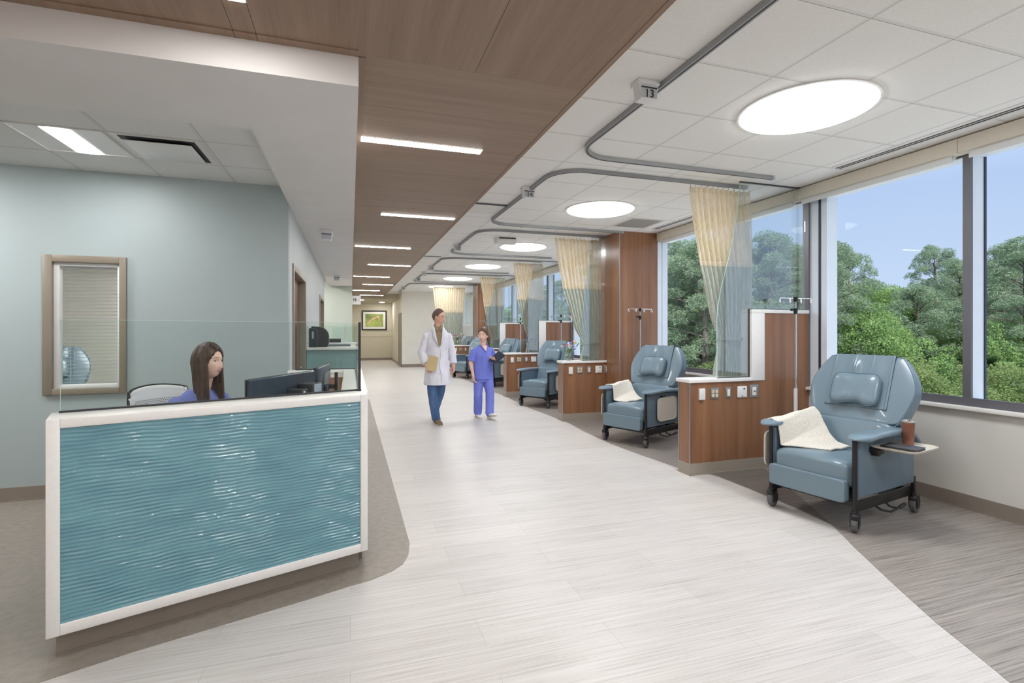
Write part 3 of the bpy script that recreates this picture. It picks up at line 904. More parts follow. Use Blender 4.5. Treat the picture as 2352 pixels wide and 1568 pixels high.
t = thing('downlight', 'added second round recessed downlight at the corridor end, in front of the framed picture', 'ceiling light', (1.45, 25.2, 2.85))  # added lamp that brightens the dark corridor end
MB().lathe([(0.12, -0.006), (0.12, -0.001)]).build('diffuser', M['downlight'], t)
t = thing('downlight', 'added round recessed downlight in the side passage left of the far wall', 'ceiling light', (-1.2, 14.2, 2.95))  # added lamp that brightens the side passage
MB().lathe([(0.15, -0.006), (0.15, -0.001)]).build('diffuser', M['downlight'], t)

# framed picture at the end of the corridor
t = thing('framed_picture', 'black framed photo of a pink flower petal on green at the corridor end', 'picture', (1.134, 26.14, 1.995))
W2, H2 = 0.60, 0.49
f = MB()
for (a, b, c, d) in ((-W2, W2, H2 - 0.06, H2), (-W2, W2, -H2, -H2 + 0.06), (-W2, -W2 + 0.06, -H2 + 0.06, H2 - 0.06), (W2 - 0.06, W2, -H2 + 0.06, H2 - 0.06)):
    f.box(a, b, -0.035, 0, c, d)
f.build('frame', M['black'], t, 0)
MB().box(-W2 + 0.06, W2 - 0.06, -0.012, -0.004, -H2 + 0.06, H2 - 0.06).build('mat_board', M['trim_white'], t, 0)
def art_mat():
    m, nt, b = principled('flower_print')
    col, fac = noise_mix(nt, lin((104, 118, 66)), lin((166, 184, 96)), (1, 1, 1), 2, 1.7)
    nt.links.new(col, b.inputs['Base Color']); b.inputs['Roughness'].default_value = 0.4
    return m
pr_ = MB().box(-0.43, 0.43, -0.016, -0.012, -0.32, 0.32).build('print', art_mat(), t, 0)
fl = MB()
P = [(-0.36, -0.22), (-0.30, -0.14), (-0.20, -0.02), (-0.08, 0.07), (0.06, 0.13), (0.18, 0.19), (0.25, 0.24)]
fl.tube([(x, -0.018, z) for x, z in P], [0.012, 0.02, 0.03, 0.035, 0.03, 0.02, 0.006], 8)
fl.tube([(0.16, -0.018, 0.16), (0.25, -0.018, 0.04), (0.29, -0.018, -0.12), (0.28, -0.018, -0.25)], [0.02, 0.014, 0.010, 0.006], 8)
fl.tube([(0.12, -0.018, 0.15), (0.22, -0.018, 0.16), (0.31, -0.018, 0.19)], [0.02, 0.016, 0.004], 8)
fl.tube([(-0.36, -0.018, -0.18), (-0.26, -0.018, -0.2), (-0.14, -0.018, -0.05)], [0.006, 0.012, 0.016], 8)
fl.tube([(0.0, -0.018, 0.10), (-0.02, -0.018, 0.03), (0.02, -0.018, -0.01)], [0.02, 0.022, 0.006], 8)
fl.v = [(v[0], -0.018 + (v[1] + 0.018) * 0.05, v[2]) for v in fl.v]
tag(fl.build('flower', mat('petal_pink', (226, 150, 128), 0.6, c2=(208, 176, 160), freq=6), pr_), 'salmon pink petals')

# ------------------------------------------------------------------ bay partitions
def partition(y, label, tall=True, cut=None):
    """half wall faced in walnut with a solid white counter, a raised end by the window and a glass screen"""
    t = thing('bay_partition', label, 'partition wall', (3.302, y, 0), 0, 'wood half walls between the recliner bays')
    xe = 1.578 - 0.012 if tall else 0.785          # to the window wall, or to the pier
    T = 0.185
    w = MB()
    if tall:
        w.prism([(0, 0.12), (xe, 0.12), (xe, 1.668), (0.945, 1.668), (0.945, 0.945), (0, 0.945)], 0, T, fn=lambda a, b, c: (a, c, b))
    else:
        w.box(0, xe, 0, T, 0.12, 0.945)
    w.build('panel', M['walnut'], t, 0)
    MB().box(0.0, xe, -0.004, T + 0.004, 0.0, 0.12).box(-0.004, 0.0, -0.004, T + 0.004, 0, 0.12).box(-0.012, xe, -0.014, -0.004, 0.0, 0.012).box(-0.014, -0.004, -0.014, T + 0.014, 0, 0.012).build('base', M['part_base'], t, 0)
    ct = MB().box(-0.022, 0.775 if tall else xe + 0.03, -0.022, T + 0.022, 0.945, 0.982)
    if tall:
        ct.box(0.775, 0.945, -0.012, T + 0.012, 0.945, 1.668)
        ct.box(0.775, xe, -0.012, T + 0.012, 1.668, 1.708)
    ct.build('counter', M['solid_white'], t, 0, bevel=0.004)
    MB().box(-0.004, 0.006, -0.005, 0.005, 0.12, 0.945).box(-0.004, 0.006, T - 0.005, T + 0.005, 0.12, 0.945).build('corner_trim', M['alu'], t, 0)
    # glass screen above, front edge leaning towards the window
    g0 = 0.358
    gy = 0.03
    top = CZ - 0.002
    xg = 1.545 if tall else 0.785
    if tall:
        gp = [(g0, 0.984), (0.771, 0.984), (0.771, 1.71), (xg, 1.71), (xg, top), (0.66, top), (0.615, 2.72), (0.55, 2.40), (0.47, 2.12), (0.41, 1.93), (0.372, 1.75), (g0, 1.62)]
    else:
        gp = [(g0, 0.984), (xg - 0.002, 0.984), (xg - 0.002, top), (0.53, top), (0.49, 2.72), (0.44, 2.30), (0.40, 2.0), (0.37, 1.75), (g0, 1.62)]
    MB().prism(gp, gy - 0.005, gy + 0.005, fn=lambda a, b, c: (a, c, b)).build('glass_screen', M['glass'], t, 0)
    ed = MB()
    k = 4
    rim = ([gp[0]] + gp[:k:-1]) if tall else ([gp[0]] + gp[:2:-1])
    for (a, b) in zip(rim[:-1], rim[1:]):
        ed.add([(a[0] - 0.002, gy - 0.0055, a[1]), (b[0] - 0.002, gy - 0.0055, b[1]), (b[0] - 0.002, gy + 0.0055, b[1]), (a[0] - 0.002, gy + 0.0055, a[1]),
                (a[0], gy - 0.0055, a[1]), (b[0], gy - 0.0055, b[1]), (b[0], gy + 0.0055, b[1]), (a[0], gy + 0.0055, a[1])],
               [(0, 3, 2, 1), (4, 5, 6, 7), (0, 1, 5, 4), (1, 2, 6, 5), (2, 3, 7, 6), (3, 0, 4, 7)])
    tag(ed.build('glass_edge', M['glass_edge'], t, 0), 'pale green polished edge of the glass')
    ch = MB().box(g0, 0.775 if tall else xg, gy - 0.008, gy + 0.008, 0.982, 0.988)
    if tall:
        ch.box(0.767, 0.775, gy - 0.008, gy + 0.008, 0.982, 1.712).box(0.767, xg, gy - 0.008, gy + 0.008, 1.708, 1.714)
    ch.box(0.655 if tall else 0.53, xg, gy - 0.012, gy + 0.012, CZ - 0.012, CZ - 0.001)
    ch.build('channel', M['dark_plastic'], t, 0)
    return t
M['part_base'] = mat('partition_base', (158, 148, 136), 0.4, freq=3)
partition(4.359, 'nearest wood half wall with white counter, stepped up beside the big recliner')
partition(7.60, 'wood half wall with a flower vase on its white counter, ending at the wood column', tall=False)
partition(10.744, 'third wood half wall from the viewer, its raised end showing behind the recliner and flowers')
partition(13.90, 'fourth wood half wall, its raised end showing right of the nurse in blue')
partition(17.05, 'farthest wood half wall, seen between the two walking people', tall=False)

# wall plates, proud of the front of each half wall
def plates(y, n, where):
    xs = (3.436, 3.603, 3.774, 3.948, 4.108)
    yy = y - 0.0005
    g = 'devices on the wood half walls'
    def L(s): return s + ' on ' + where
    t = thing('nurse_call_station', L('leftmost white call button unit'), 'wall device', (xs[0], yy, 0.827), 0, g)
    MB().box(-0.034, 0.034, -0.028, 0, -0.058, 0.058).build('housing', M['white_plastic'], t, 0, bevel=0.004)
    if n < 3:
        MB().lathe([(0.004, 0), (0.004, 0.002)], n=8).build('button', M['dark_plastic'], t, 0, loc=(-0.01, -0.030, -0.01))
    t = thing('power_outlet', L('steel plated double outlet with ivory sockets'), 'outlet', (xs[1], yy, 0.829), 0, g)
    MB().box(-0.052, 0.052, -0.008, 0, -0.058, 0.058).build('cover_plate', M['steel'], t, 0, bevel=0.002)
    if n < 4:
        for sx in (-0.023, 0.023):
            s_ = MB()
            for sz in (-0.021, 0.021):
                s_.lathe([(0.0175, 0), (0.0175, 0.003)], n=16)
                k = len(s_.v) - 32
                for q in range(k, len(s_.v)):
                    v = s_.v[q]; s_.v[q] = (sx + v[0], -0.008 - v[2], sz + v[1])
            so = s_.build('socket', M['ivory'], t, 0)
            d = MB()
            for sz in (-0.021, 0.021):
                for q in (-0.006, 0.006): d.box(sx + q - 0.0012, sx + q + 0.0012, -0.0125, -0.011, sz - 0.002, sz + 0.007)
            d.build('slots', M['dark_plastic'], so, 0)
    t = thing('light_switch', L('narrow steel plate with a white rocker switch'), 'switch', (xs[2], yy, 0.831), 0, g)
    MB().box(-0.034, 0.034, -0.008, 0, -0.058, 0.058).build('cover_plate', M['steel'], t, 0, bevel=0.002)
    MB().box(-0.017, 0.017, -0.014, -0.008, -0.036, 0.036).build('rocker', M['white_plastic'], t, 0, bevel=0.002)
    t = thing('blank_box', L('square white rounded cover box'), 'wall device', (xs[3], yy, 0.832), 0, g)
    MB().box(-0.062, 0.062, -0.018, 0, -0.06, 0.06).build('housing', M['white_plastic'], t, 0, bevel=0.010)
    if n < 3:
        MB().lathe([(0.009, 0), (0.009, 0.002)], n=12).build('knob', M['dark_plastic'], t, 0, loc=(0.018, -0.019, 0.034)).rotation_euler = (R(90), 0, 0)
        MB().lathe([(0.006, 0), (0.006, 0.002)], n=12).build('screw', M['dark_plastic'], t, 0, loc=(-0.006, -0.019, -0.044)).rotation_euler = (R(90), 0, 0)
    t = thing('data_plate', L('rightmost grey steel plate with a white insert'), 'wall device', (xs[4], yy, 0.834), 0, g)
    MB().box(-0.058, 0.058, -0.008, 0, -0.068, 0.068).build('cover_plate', M['steel'], t, 0, bevel=0.002)
    MB().box(-0.026, 0.026, -0.012, -0.008, -0.044, 0.044).build('insert', M['white_plastic'], t, 0, bevel=0.002)
    if n < 3:
        MB().box(-0.012, 0.014, -0.016, -0.012, -0.004, 0.006).build('lock', M['dark_plastic'], t, 0)
plates(4.359, 0, 'the nearest wood half wall')
plates(7.60, 1, 'the half wall under the flower vase')
plates(10.744, 2, 'the third wood half wall')
plates(13.90, 3, 'the fourth wood half wall')
plates(17.05, 4, 'the farthest wood half wall')

# ------------------------------------------------------------------ privacy curtains
def curtain(y, label, xt, xh, xp, xb, zp, pleats=11, seed=0, zc=2.19, zb=0.35, amp=0.035):
    """xt: left/right at the top, xh at the colour change, xp at the tie, xb at the counter height"""
    rnd = random.Random(seed)
    ph = [rnd.uniform(-0.6, 0.6) for _ in range(pleats + 2)]
    t = thing('privacy_curtain', label, 'curtain', ((xt[0] + xt[1]) / 2, y, 0), 0, 'two tone privacy curtains')
    cx0 = (xt[0] + xt[1]) / 2
    zt = 2.995
    def ends(z):
        keys = [(zt, xt), (zc, xh), (zp + 0.22, ((xh[0] + 1.6 * xp[0]) / 2.6, (xh[1] + 1.6 * xp[1]) / 2.6)), (zp, xp), (1.0, xb), (zb, xb)]
        for (za, a), (zb_, b) in zip(keys[:-1], keys[1:]):
            if z >= zb_:
                f = (z - zb_) / (za - zb_) if za != zb_ else 0
                return b[0] + (a[0] - b[0]) * f, b[1] + (a[1] - b[1]) * f
        return keys[-1][1]
    def pt(u, z):
        a, b = ends(z)
        pinch = math.exp(-((z - zp) / 0.16) ** 2)
        k = u * pleats
        i = int(k)
        sway = 0.25 * math.sin(z * 2.3 + ph[min(i, pleats)]) + 0.15 * math.sin(z * 5.1 + 3 * u)
        dy = amp * (1 - 0.55 * pinch) * math.sin(2 * PI * (k + sway)) + 0.012 * math.sin(7 * u + z * 3)
        return (a + (b - a) * u - cx0 + 0.006 * math.cos(2 * PI * (k + sway)), dy, z)
    nu = pleats * 9 + 1
    m_ = MB(); m_.grid(lambda u, v: pt(u, zt + (zc - zt) * v), nu, 22); m_.build('mesh_top', M['cream_mesh'], t, 180)
    m_ = MB(); m_.grid(lambda u, v: (lambda p: (p[0], p[1] - 0.003, p[2]))(pt(u, zc + 0.035 - 0.05 * v)), nu, 3); m_.build('seam_band', M['curtain_hem'], t, 180)
    m_ = MB(); m_.grid(lambda u, v: pt(u, zc + (zb - zc) * v), nu, 44); m_.build('lower_cloth', M['sage'], t, 180)
    m_ = MB(); m_.grid(lambda u, v: (lambda p: (p[0], p[1] - 0.003, p[2]))(pt(u, zt + 0.012 - 0.05 * v)), nu, 3); m_.build('heading', M['curtain_hem'], t, 180)
    hk = MB()
    for k in range(pleats + 1):
        p = pt(k / pleats, zt)
        hk.box(p[0] - 0.0025, p[0] + 0.0025, p[1] * 0.3 - 0.0025, p[1] * 0.3 + 0.0025, zt - 0.005, 3.033)
    hk.build('carriers', M['steel'], t, 0)
    if zp > 0.5 and xp[1] - xp[0] < 0.6 * (xh[1] - xh[0]) + 0.05:
        tb = MB()
        tb.tube([(xp[0] + (xp[1] - xp[0]) * u - cx0, -0.05 * math.sin(PI * u) - 0.012, zp) for u in [k / 10 for k in range(11)]], 0.012, 8, ry=1.6)
        tb.build('tie_back', M['sage'], t)
    return t
curtain(4.53, 'two tone curtain with a cream mesh top, tied back beside the nearest wood half wall', (3.442, 4.206), (3.552, 4.242), (3.80, 4.155), (3.74, 4.23), 1.39, seed=1)
curtain(7.72, 'two tone curtain gathered behind the glass beside the wood column', (3.23, 4.04), (3.34, 4.05), (3.73, 4.03), (3.66, 4.03), 1.26, seed=2)
curtain(10.86, 'third curtain from the viewer, tied back above the third wood half wall', (3.516, 4.218), (3.60, 4.24), (3.87, 4.12), (3.80, 4.17), 1.30, seed=3)
curtain(14.0, 'fourth curtain from the viewer, showing right above the nurse in blue', (3.518, 4.254), (3.633, 4.241), (3.86, 4.12), (3.80, 4.15), 1.22, seed=4)
curtain(17.6, 'farthest curtain, spread flat between the doctor and the far wood column', (2.75, 3.88), (2.80, 3.80), (2.85, 3.75), (2.88, 3.74), 0.6, pleats=14, seed=5, zc=2.12)

# ------------------------------------------------------------------ IV poles
def iv_pole(x, y, label, first=[None]):
    if first[0] is not None:
        return copy_tree(first[0], (x, y, 0), 0.0, label)
    t = thing('iv_pole', label, 'IV pole', (x, y, 0), 0, 'IV poles behind the recliners')
    MB().tube([(0, 0, 0.03), (0, 0, 0.87)], 0.019, 14).build('lower_tube', M['white_plastic'], t)
    MB().tube([(0, 0, 0.86), (0, 0, 1.68)], 0.0125, 14).tube([(0, 0, 1.68), (0, 0, 1.80)], 0.008, 12).build('upper_tube', M['chrome'], t)
    c = MB().lathe([(0.017, 1.655), (0.022, 1.70), (0.022, 1.715), (0.012, 1.72)], n=16).tube([(0.0, 0, 1.70), (-0.045, 0, 1.70)], 0.006, 8)
    c.capsule((-0.045, 0, 1.70), (-0.055, 0, 1.70), 0.014, 0.014)
    c.build('collar', M['black'], t)
    MB().lathe([(0.016, 1.785), (0.022, 1.81), (0.024, 1.835), (0.0, 1.837)], n=16).build('cap', M['black'], t)
    hk = MB()
    hk.tube([(-0.21, 0, 1.822), (0.21, 0, 1.822)], 0.004, 8)
    for x_ in (-0.21, -0.075, 0.075, 0.21):
        for s in (-1, 1):
            sh = 0.012 * s
            hk.tube([(x_, 0, 1.822), (x_ + sh, 0.006 * s, 1.80), (x_ + sh * 1.6, 0.012 * s, 1.778), (x_ + sh * 2.1, 0.018 * s, 1.772), (x_ + sh * 2.7, 0.022 * s, 1.782), (x_ + sh * 2.9, 0.024 * s, 1.802)], 0.0042, 6)
    hk.build('hooks', M['chrome'], t)
    MB().lathe([(0.0, 0.0), (0.11, 0.0), (0.11, 0.012), (0.025, 0.03), (0.022, 0.045), (0.0, 0.045)], n=24).build('base', M['black'], t)
    first[0] = t
    return t
iv_pole(4.49, 4.18, 'chrome IV pole with hooks standing in front of the nearest wood half wall')
iv_pole(4.38, 7.02, 'chrome IV pole with hooks in front of the wood column')
iv_pole(4.52, 10.5, 'IV pole in front of the third half wall, behind the recliner with flowers beside it')
iv_pole(4.62, 13.65, 'IV pole in front of the fourth half wall, behind the recliner right of the nurse')
iv_pole(4.35, 16.45, 'farthest IV pole, its hooks against the far wood column')

# ------------------------------------------------------------------ recliners
def recliner_outline():
    # half width by height share of the upper back, as (s, half width)
    prof = [(0.0, 0.315), (0.05, 0.335), (0.2, 0.372), (0.36, 0.398), (0.5, 0.408), (0.62, 0.400), (0.76, 0.370), (0.88, 0.330), (0.96, 0.298), (0.99, 0.285), (1.0, 0.262)]
    pts = [(w, s) for s, w in prof] + [(-w, s) for s, w in reversed(prof)]
    return pts
BACK_P0 = Vector((0, 0.60, 0.72))
BACK_P1 = Vector((0, 0.83, 1.262))
def make_recliner(label):
    t = thing('recliner', label, 'recliner chair', (0, 0, 0), 0, 'blue vinyl recliners in the bays')
    # seat cushion with a soft waterfall front
    def seatfn(p):
        z = p.z + 0.02 * math.cos(p.x * 5.2) * (1 if p.z > 0 else 0)
        z -= 0.022 * max(0, p.y / 0.3) * (1 if p.z > 0 else 0)
        return (p.x, p.y, z)
    MB().squash((0, 0.243, 0.408), (0.605, 0.575, 0.205), 0.34, nu=56, nv=26, fn=seatfn).build('seat', M['teal'], t, 60)
    MB().squash((-0.012, -0.020, 0.298), (0.592, 0.085, 0.168), 0.16, nu=48, nv=20).build('footrest', M['teal'], t, 60)
    d = (BACK_P1 - BACK_P0).normalized()                   # up the back
    nrm = Vector((0, -d.z, d.y)).normalized()              # towards the sitter
    rot = Matrix((Vector((1, 0, 0)), nrm * -1, d)).transposed()
    lo = MB().squash((0, 0.602, 0.563), (0.62, 0.145, 0.335), 0.22, rot=Matrix.Rotation(R(-17), 3, 'X'), nu=48, nv=22)
    lo.build('lower_back', M['teal'], t, 60)
    L = (BACK_P1 - BACK_P0).length
    out = recliner_outline()
    def bp(x, s, depth):                                    # depth measured behind the face
        return BACK_P0 + d * (s * L) - nrm * depth + Vector((x, 0, 0))
    # upholstered face + boxed side built as nested rings
    rings = [(0.985, 0.012, 0.0), (1.0, 0.0, 0.018), (1.0, 0.0, 0.115), (0.985, 0.01, 0.135)]
    vs = []; n = len(out)
    ctr = 0.48
    for sc_, ins, dep in [(0.30, 0, -0.014), (0.62, 0, -0.013), (0.88, 0, -0.008), (0.965, 0, -0.001)] + [(r_[0], 0, r_[2]) for r_ in rings] + [(0.7, 0, 0.14)]:
        for x, s in out:
            vs.append(bp(x * sc_, ctr + (s - ctr) * sc_, dep))
    m_ = MB()
    k = len(vs) // n
    fs = [(j * n + i, j * n + (i + 1) % n, (j + 1) * n + (i + 1) % n, (j + 1) * n + i) for j in range(k - 1) for i in range(n)]
    fs.append(tuple(range(n - 1, -1, -1))); fs.append(tuple((k - 1) * n + i for i in range(n)))
    m_.add(vs, fs)
    up = m_.build('upper_back', M['teal'], t, 50)
    sb = up.modifiers.new('sub', 'SUBSURF'); sb.levels = 1; sb.render_levels = 2
    # welt along the edge of the face
    MB().tube([bp(x * 0.992, ctr + (s - ctr) * 0.992, 0.008) for x, s in out] + [bp(out[0][0] * 0.992, ctr + (out[0][1] - ctr) * 0.992, 0.008)], 0.0045, 8).build('piping', M['teal_dark'], up)
    # head cover hanging over the top of the back
    def cov(u, v):
        x = (-0.232 + 0.464 * u) * (1.0 + 0.04 * v)
        s = 1.005 - 0.80 * v
        wr = 0.005 * math.sin(u * 19 + 2 * v) * math.exp(-((v - 0.22) / 0.18) ** 2) + 0.014 * math.exp(-((u - 0.38 - 0.1 * v) / 0.05) ** 2) * math.exp(-((v - 0.28) / 0.14) ** 2)
        dep = -0.0175 - wr
        for q in (0.02, 0.37, 0.66, 0.98):
            dep -= 0.006 * math.exp(-((u - q) / 0.011) ** 2)
        return bp(x, s, dep)
    cm = MB().grid(cov, 150, 40)
    cv = cm.build('head_cover', M['teal'], t, 80)
    sd = cv.modifiers.new('solid', 'SOLIDIFY'); sd.thickness = 0.006; sd.offset = 0
    MB().grid(lambda u, v: bp(-0.232 + 0.464 * u, 1.005 + 0.02 * math.sin(PI * v), 0.16 * v - 0.018), 20, 8).build('cover_top', M['teal'], cv, 80)
    # bone shaped head pillow
    pl = []
    for a in range(0, 360, 8):
        c_, s_ = math.cos(R(a)), math.sin(R(a))
        x = 0.188 * math.copysign(abs(c_) ** 0.42, c_)
        z = 0.142 * math.copysign(abs(s_) ** 0.42, s_)
        if s_ < 0: z += 0.055 * math.exp(-(x / 0.075) ** 2) - 0.010
        else: z -= 0.010 * math.exp(-(x / 0.10) ** 2)
        pl.append((x, z))
    vs = []; n = len(pl)
    secs = [(0.25, -0.108), (0.6, -0.105), (0.85, -0.093), (0.96, -0.078), (1.0, -0.060), (0.99, -0.035), (0.95, -0.020)]
    for sc_, dep in secs:
        for x, z in pl:
            dd_ = dep + (0.018 * math.exp(-(x * sc_ / 0.06) ** 2) if dep < -0.07 else 0)
            vs.append(bp(x * sc_, 0.455 + (z * sc_) / L, dd_))
    m_ = MB(); k = len(secs)
    fs = [(j * n + i, j * n + (i + 1) % n, (j + 1) * n + (i + 1) % n, (j + 1) * n + i) for j in range(k - 1) for i in range(n)]
    fs.append(tuple(range(n - 1, -1, -1))); fs.append(tuple((k - 1) * n + i for i in range(n)))
    m_.add(vs, fs)
    po = m_.build('head_pillow', M['teal'], t, 60)
    MB().tube([bp(x * 0.99, 0.455 + z * 0.99 / L, -0.074) for x, z in pl + [pl[0]]], 0.003, 6).build('piping', M['teal_dark'], po)
    for s in (-1, 1):
        # padded arm: broad rounded front, tapering and dropping at the rear
        ar = MB()
        def arm(u, v, s=s):
            y = -0.075 + 0.93 * v
            w = 0.073 * (1.0 + 0.22 * math.exp(-((v - 0.06) / 0.12) ** 2)) * math.sin(PI * min(1, 0.10 + v * 6) / 2) * (1 - 0.45 * max(0, v - 0.55))
            drop = -0.16 * max(0, (v - 0.72) / 0.28) ** 2 + 0.012 * math.sin(PI * min(1, v * 1.3))
            h = 0.024 * math.sin(PI * min(1, 0.12 + v * 7) / 2)
            a = 2 * PI * u
            c_, s_ = math.cos(a), math.sin(a)
            return (s * 0.352 + w * math.copysign(abs(c_) ** 0.55, c_), y, 0.695 + drop + h * math.copysign(abs(s_) ** 0.7, s_))
        ar.grid(arm, 28, 34, wrap=True)
        n0 = 28
        ar.f.append(tuple(range(n0 - 1, -1, -1))); ar.f.append(tuple(33 * n0 + i for i in range(n0)))
        ar.build('armrest', M['teal'], t, 60)
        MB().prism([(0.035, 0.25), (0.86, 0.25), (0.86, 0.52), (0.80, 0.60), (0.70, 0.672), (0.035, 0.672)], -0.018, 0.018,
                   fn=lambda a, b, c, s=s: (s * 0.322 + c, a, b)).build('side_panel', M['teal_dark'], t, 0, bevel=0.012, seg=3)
        MB().tube([(s * 0.326, 0.0, 0.13), (s * 0.326, 0.0, 0.675)], 0.0165, 14).build('front_post', M['black'], t)
        MB().box(s * 0.326 - 0.014, s * 0.326 + 0.014, 0.86, 0.888, 0.13, 0.30).build('rear_post', M['black'], t, 0, bevel=0.003)
        MB().box(s * 0.315 - 0.006, s * 0.315 + 0.006, 0.02, 0.87, 0.145, 0.225).build('side_rail', M['black'], t, 0, bevel=0.003)
    fr = MB()
    fr.box(-0.31, 0.31, 0.06, 0.09, 0.17, 0.21).box(-0.31, 0.31, 0.82, 0.85, 0.17, 0.21).box(-0.22, -0.19, 0.09, 0.82, 0.20, 0.24).box(0.19, 0.22, 0.09, 0.82, 0.20, 0.24)
    fr.box(-0.28, 0.28, 0.05, 0.10, 0.22, 0.30).box(-0.2, 0.2, 0.30, 0.36, 0.24, 0.32).tube([(-0.26, 0.12, 0.26), (-0.22, 0.5, 0.19), (-0.2, 0.7, 0.24)], 0.012, 8).tube([(0.26, 0.12, 0.26), (0.22, 0.5, 0.19), (0.2, 0.7, 0.24)], 0.012, 8)
    fr.build('underframe', M['black'], t, 0)
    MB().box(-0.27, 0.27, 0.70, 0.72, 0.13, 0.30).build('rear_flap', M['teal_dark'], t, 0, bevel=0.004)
    pd = MB().tube([(0.30, 0.30, 0.16), (0.345, 0.34, 0.12), (0.36, 0.44, 0.095), (0.36, 0.60, 0.105)], 0.009, 8)
    pd.tube([(0.30, 0.46, 0.16), (0.33, 0.50, 0.115), (0.36, 0.56, 0.10)], 0.008, 8)
    pd.capsule((0.36, 0.58, 0.105), (0.36, 0.66, 0.118), 0.013, 0.013)
    pd.build('foot_pedal', M['black'], t)
    for i, (x, y, a) in enumerate(((-0.326, 0.0, 12), (0.326, 0.0, 20), (-0.326, 0.874, -15), (0.326, 0.874, 8))):
        c = MB()
        rz = Matrix.Rotation(R(a), 3, 'Z')
        def tr(p): return rz @ Vector(p) + Vector((x, y, 0))
        q = MB()
        q.tube([(0, 0, 0.105), (0, 0, 0.165)], 0.021, 14)
        q.squash((0, 0.022, 0.122), (0.062, 0.115, 0.050), 0.5, nu=20, nv=10)
        q.box(-0.030, -0.023, -0.010, 0.065, 0.045, 0.105).box(0.023, 0.030, -0.010, 0.065, 0.045, 0.105)
        q.tube([(0.0, 0.05, 0.125), (0.0, 0.085, 0.118)], 0.012, 8)
        c.add([tr(p) for p in q.v], q.f)
        co = c.build('caster', M['black'], t, 40)
        w = MB()
        n = 28
        q = MB()
        prof = [(0.034, -0.021), (0.060, -0.022), (0.0695, -0.015), (0.0705, 0.0), (0.0695, 0.015), (0.060, 0.022), (0.034, 0.021)]
        for r_, xx in prof:
            for k in range(n): q.v.append((xx, 0.032 + r_ * math.cos(2 * PI * k / n), 0.0708 + r_ * math.sin(2 * PI * k / n)))
        q.f = [(j * n + k, j * n + (k + 1) % n, (j + 1) * n + (k + 1) % n, (j + 1) * n + k) for j in range(len(prof) - 1) for k in range(n)]
        w.add([tr(p) for p in q.v], q.f)
        tag(w.build('wheel', M['rubber'], co, 40), 'grey rubber tread')
        h = MB()
        q = MB()
        for r_, xx in ((0.0345, -0.020), (0.0345, 0.020)):
            for k in range(n): q.v.append((xx, 0.032 + r_ * math.cos(2 * PI * k / n), 0.0708 + r_ * math.sin(2 * PI * k / n)))
        q.f = [(k, (k + 1) % n, n + (k + 1) % n, n + k) for k in range(n)] + [tuple(range(n - 1, -1, -1)), tuple(range(n, 2 * n))]
        h.add([tr(p) for p in q.v], q.f)
        h.build('hub', M['black'], co, 40)
    return t

def side_tray(t, s):
    """folded side tray hanging on the arm panel"""
    o = []
    for a in range(0, 360, 10):
        c_, s_ = math.cos(R(a)), math.sin(R(a))
        o.append((0.215 * math.copysign(abs(c_) ** 0.3, c_), 0.152 * math.copysign(abs(s_) ** 0.3, s_)))
    n = len(o)
    xo, yo = (0.366, 0.41) if s > 0 else (0.405, 0.255)
    m_ = MB(); vs = []
    for sc_, dep in ((1.0, 0.0), (1.0, 0.016), (0.965, 0.018), (0.94, 0.010), (0.4, 0.010)):
        for a, b in o: vs.append((s * (xo + dep), yo + a * sc_, 0.465 + b * sc_))
    fs = [(j * n + i, j * n + (i + 1) % n, (j + 1) * n + (i + 1) % n, (j + 1) * n + i) for j in range(4) for i in range(n)]
    fs += [tuple(range(n - 1, -1, -1)), tuple(4 * n + i for i in range(n))]
    m_.add(vs, fs)
    tr_ = m_.build('side_tray', M['tray'], t, 40)
    xm = (0.338 + xo) / 2 + 0.002
    MB().box(s * xm - (xo - 0.336) / 2, s * xm + (xo - 0.336) / 2, yo - 0.10, yo - 0.04, 0.585, 0.635).build('tray_hinge', M['black'], tr_, 0)
    return tr_

def place_recliner(t, x, y, deg):
    t.location = (x, y, 0); t.rotation_euler = (0, 0, R(deg))
    return t
proto = make_recliner('recliner second from the viewer, with a folded cream throw on its arm')
side_tray(proto, 1); side_tray(proto, -1)
place_recliner(proto, 3.407, 5.838, -67)
REC1 = copy_tree(proto, (3.437, 3.066, 0), R(-78.7), 'nearest blue recliner at the right, its side tray raised and holding a tumbler', skip=('side_tray',))
side_tray(REC1, -1)
copy_tree(proto, (3.385, 9.18, 0), R(-55), 'third recliner from the viewer, partly hidden by flowers on the half wall')
copy_tree(proto, (3.42, 12.92, 0), R(-70), 'fourth recliner from the viewer, just right of the nurse in blue')
copy_tree(proto, (3.242, 15.43, 0), R(-63), 'fifth recliner, showing between the doctor and the nurse')
copy_tree(proto, (3.45, 18.3, 0), R(-75), 'farthest recliner, its back showing under the flat spread curtain')
copy_tree(proto, (-3.55, 7.6, 0), R(20), 'recliner in the small room, seen through the blind of the interior window')

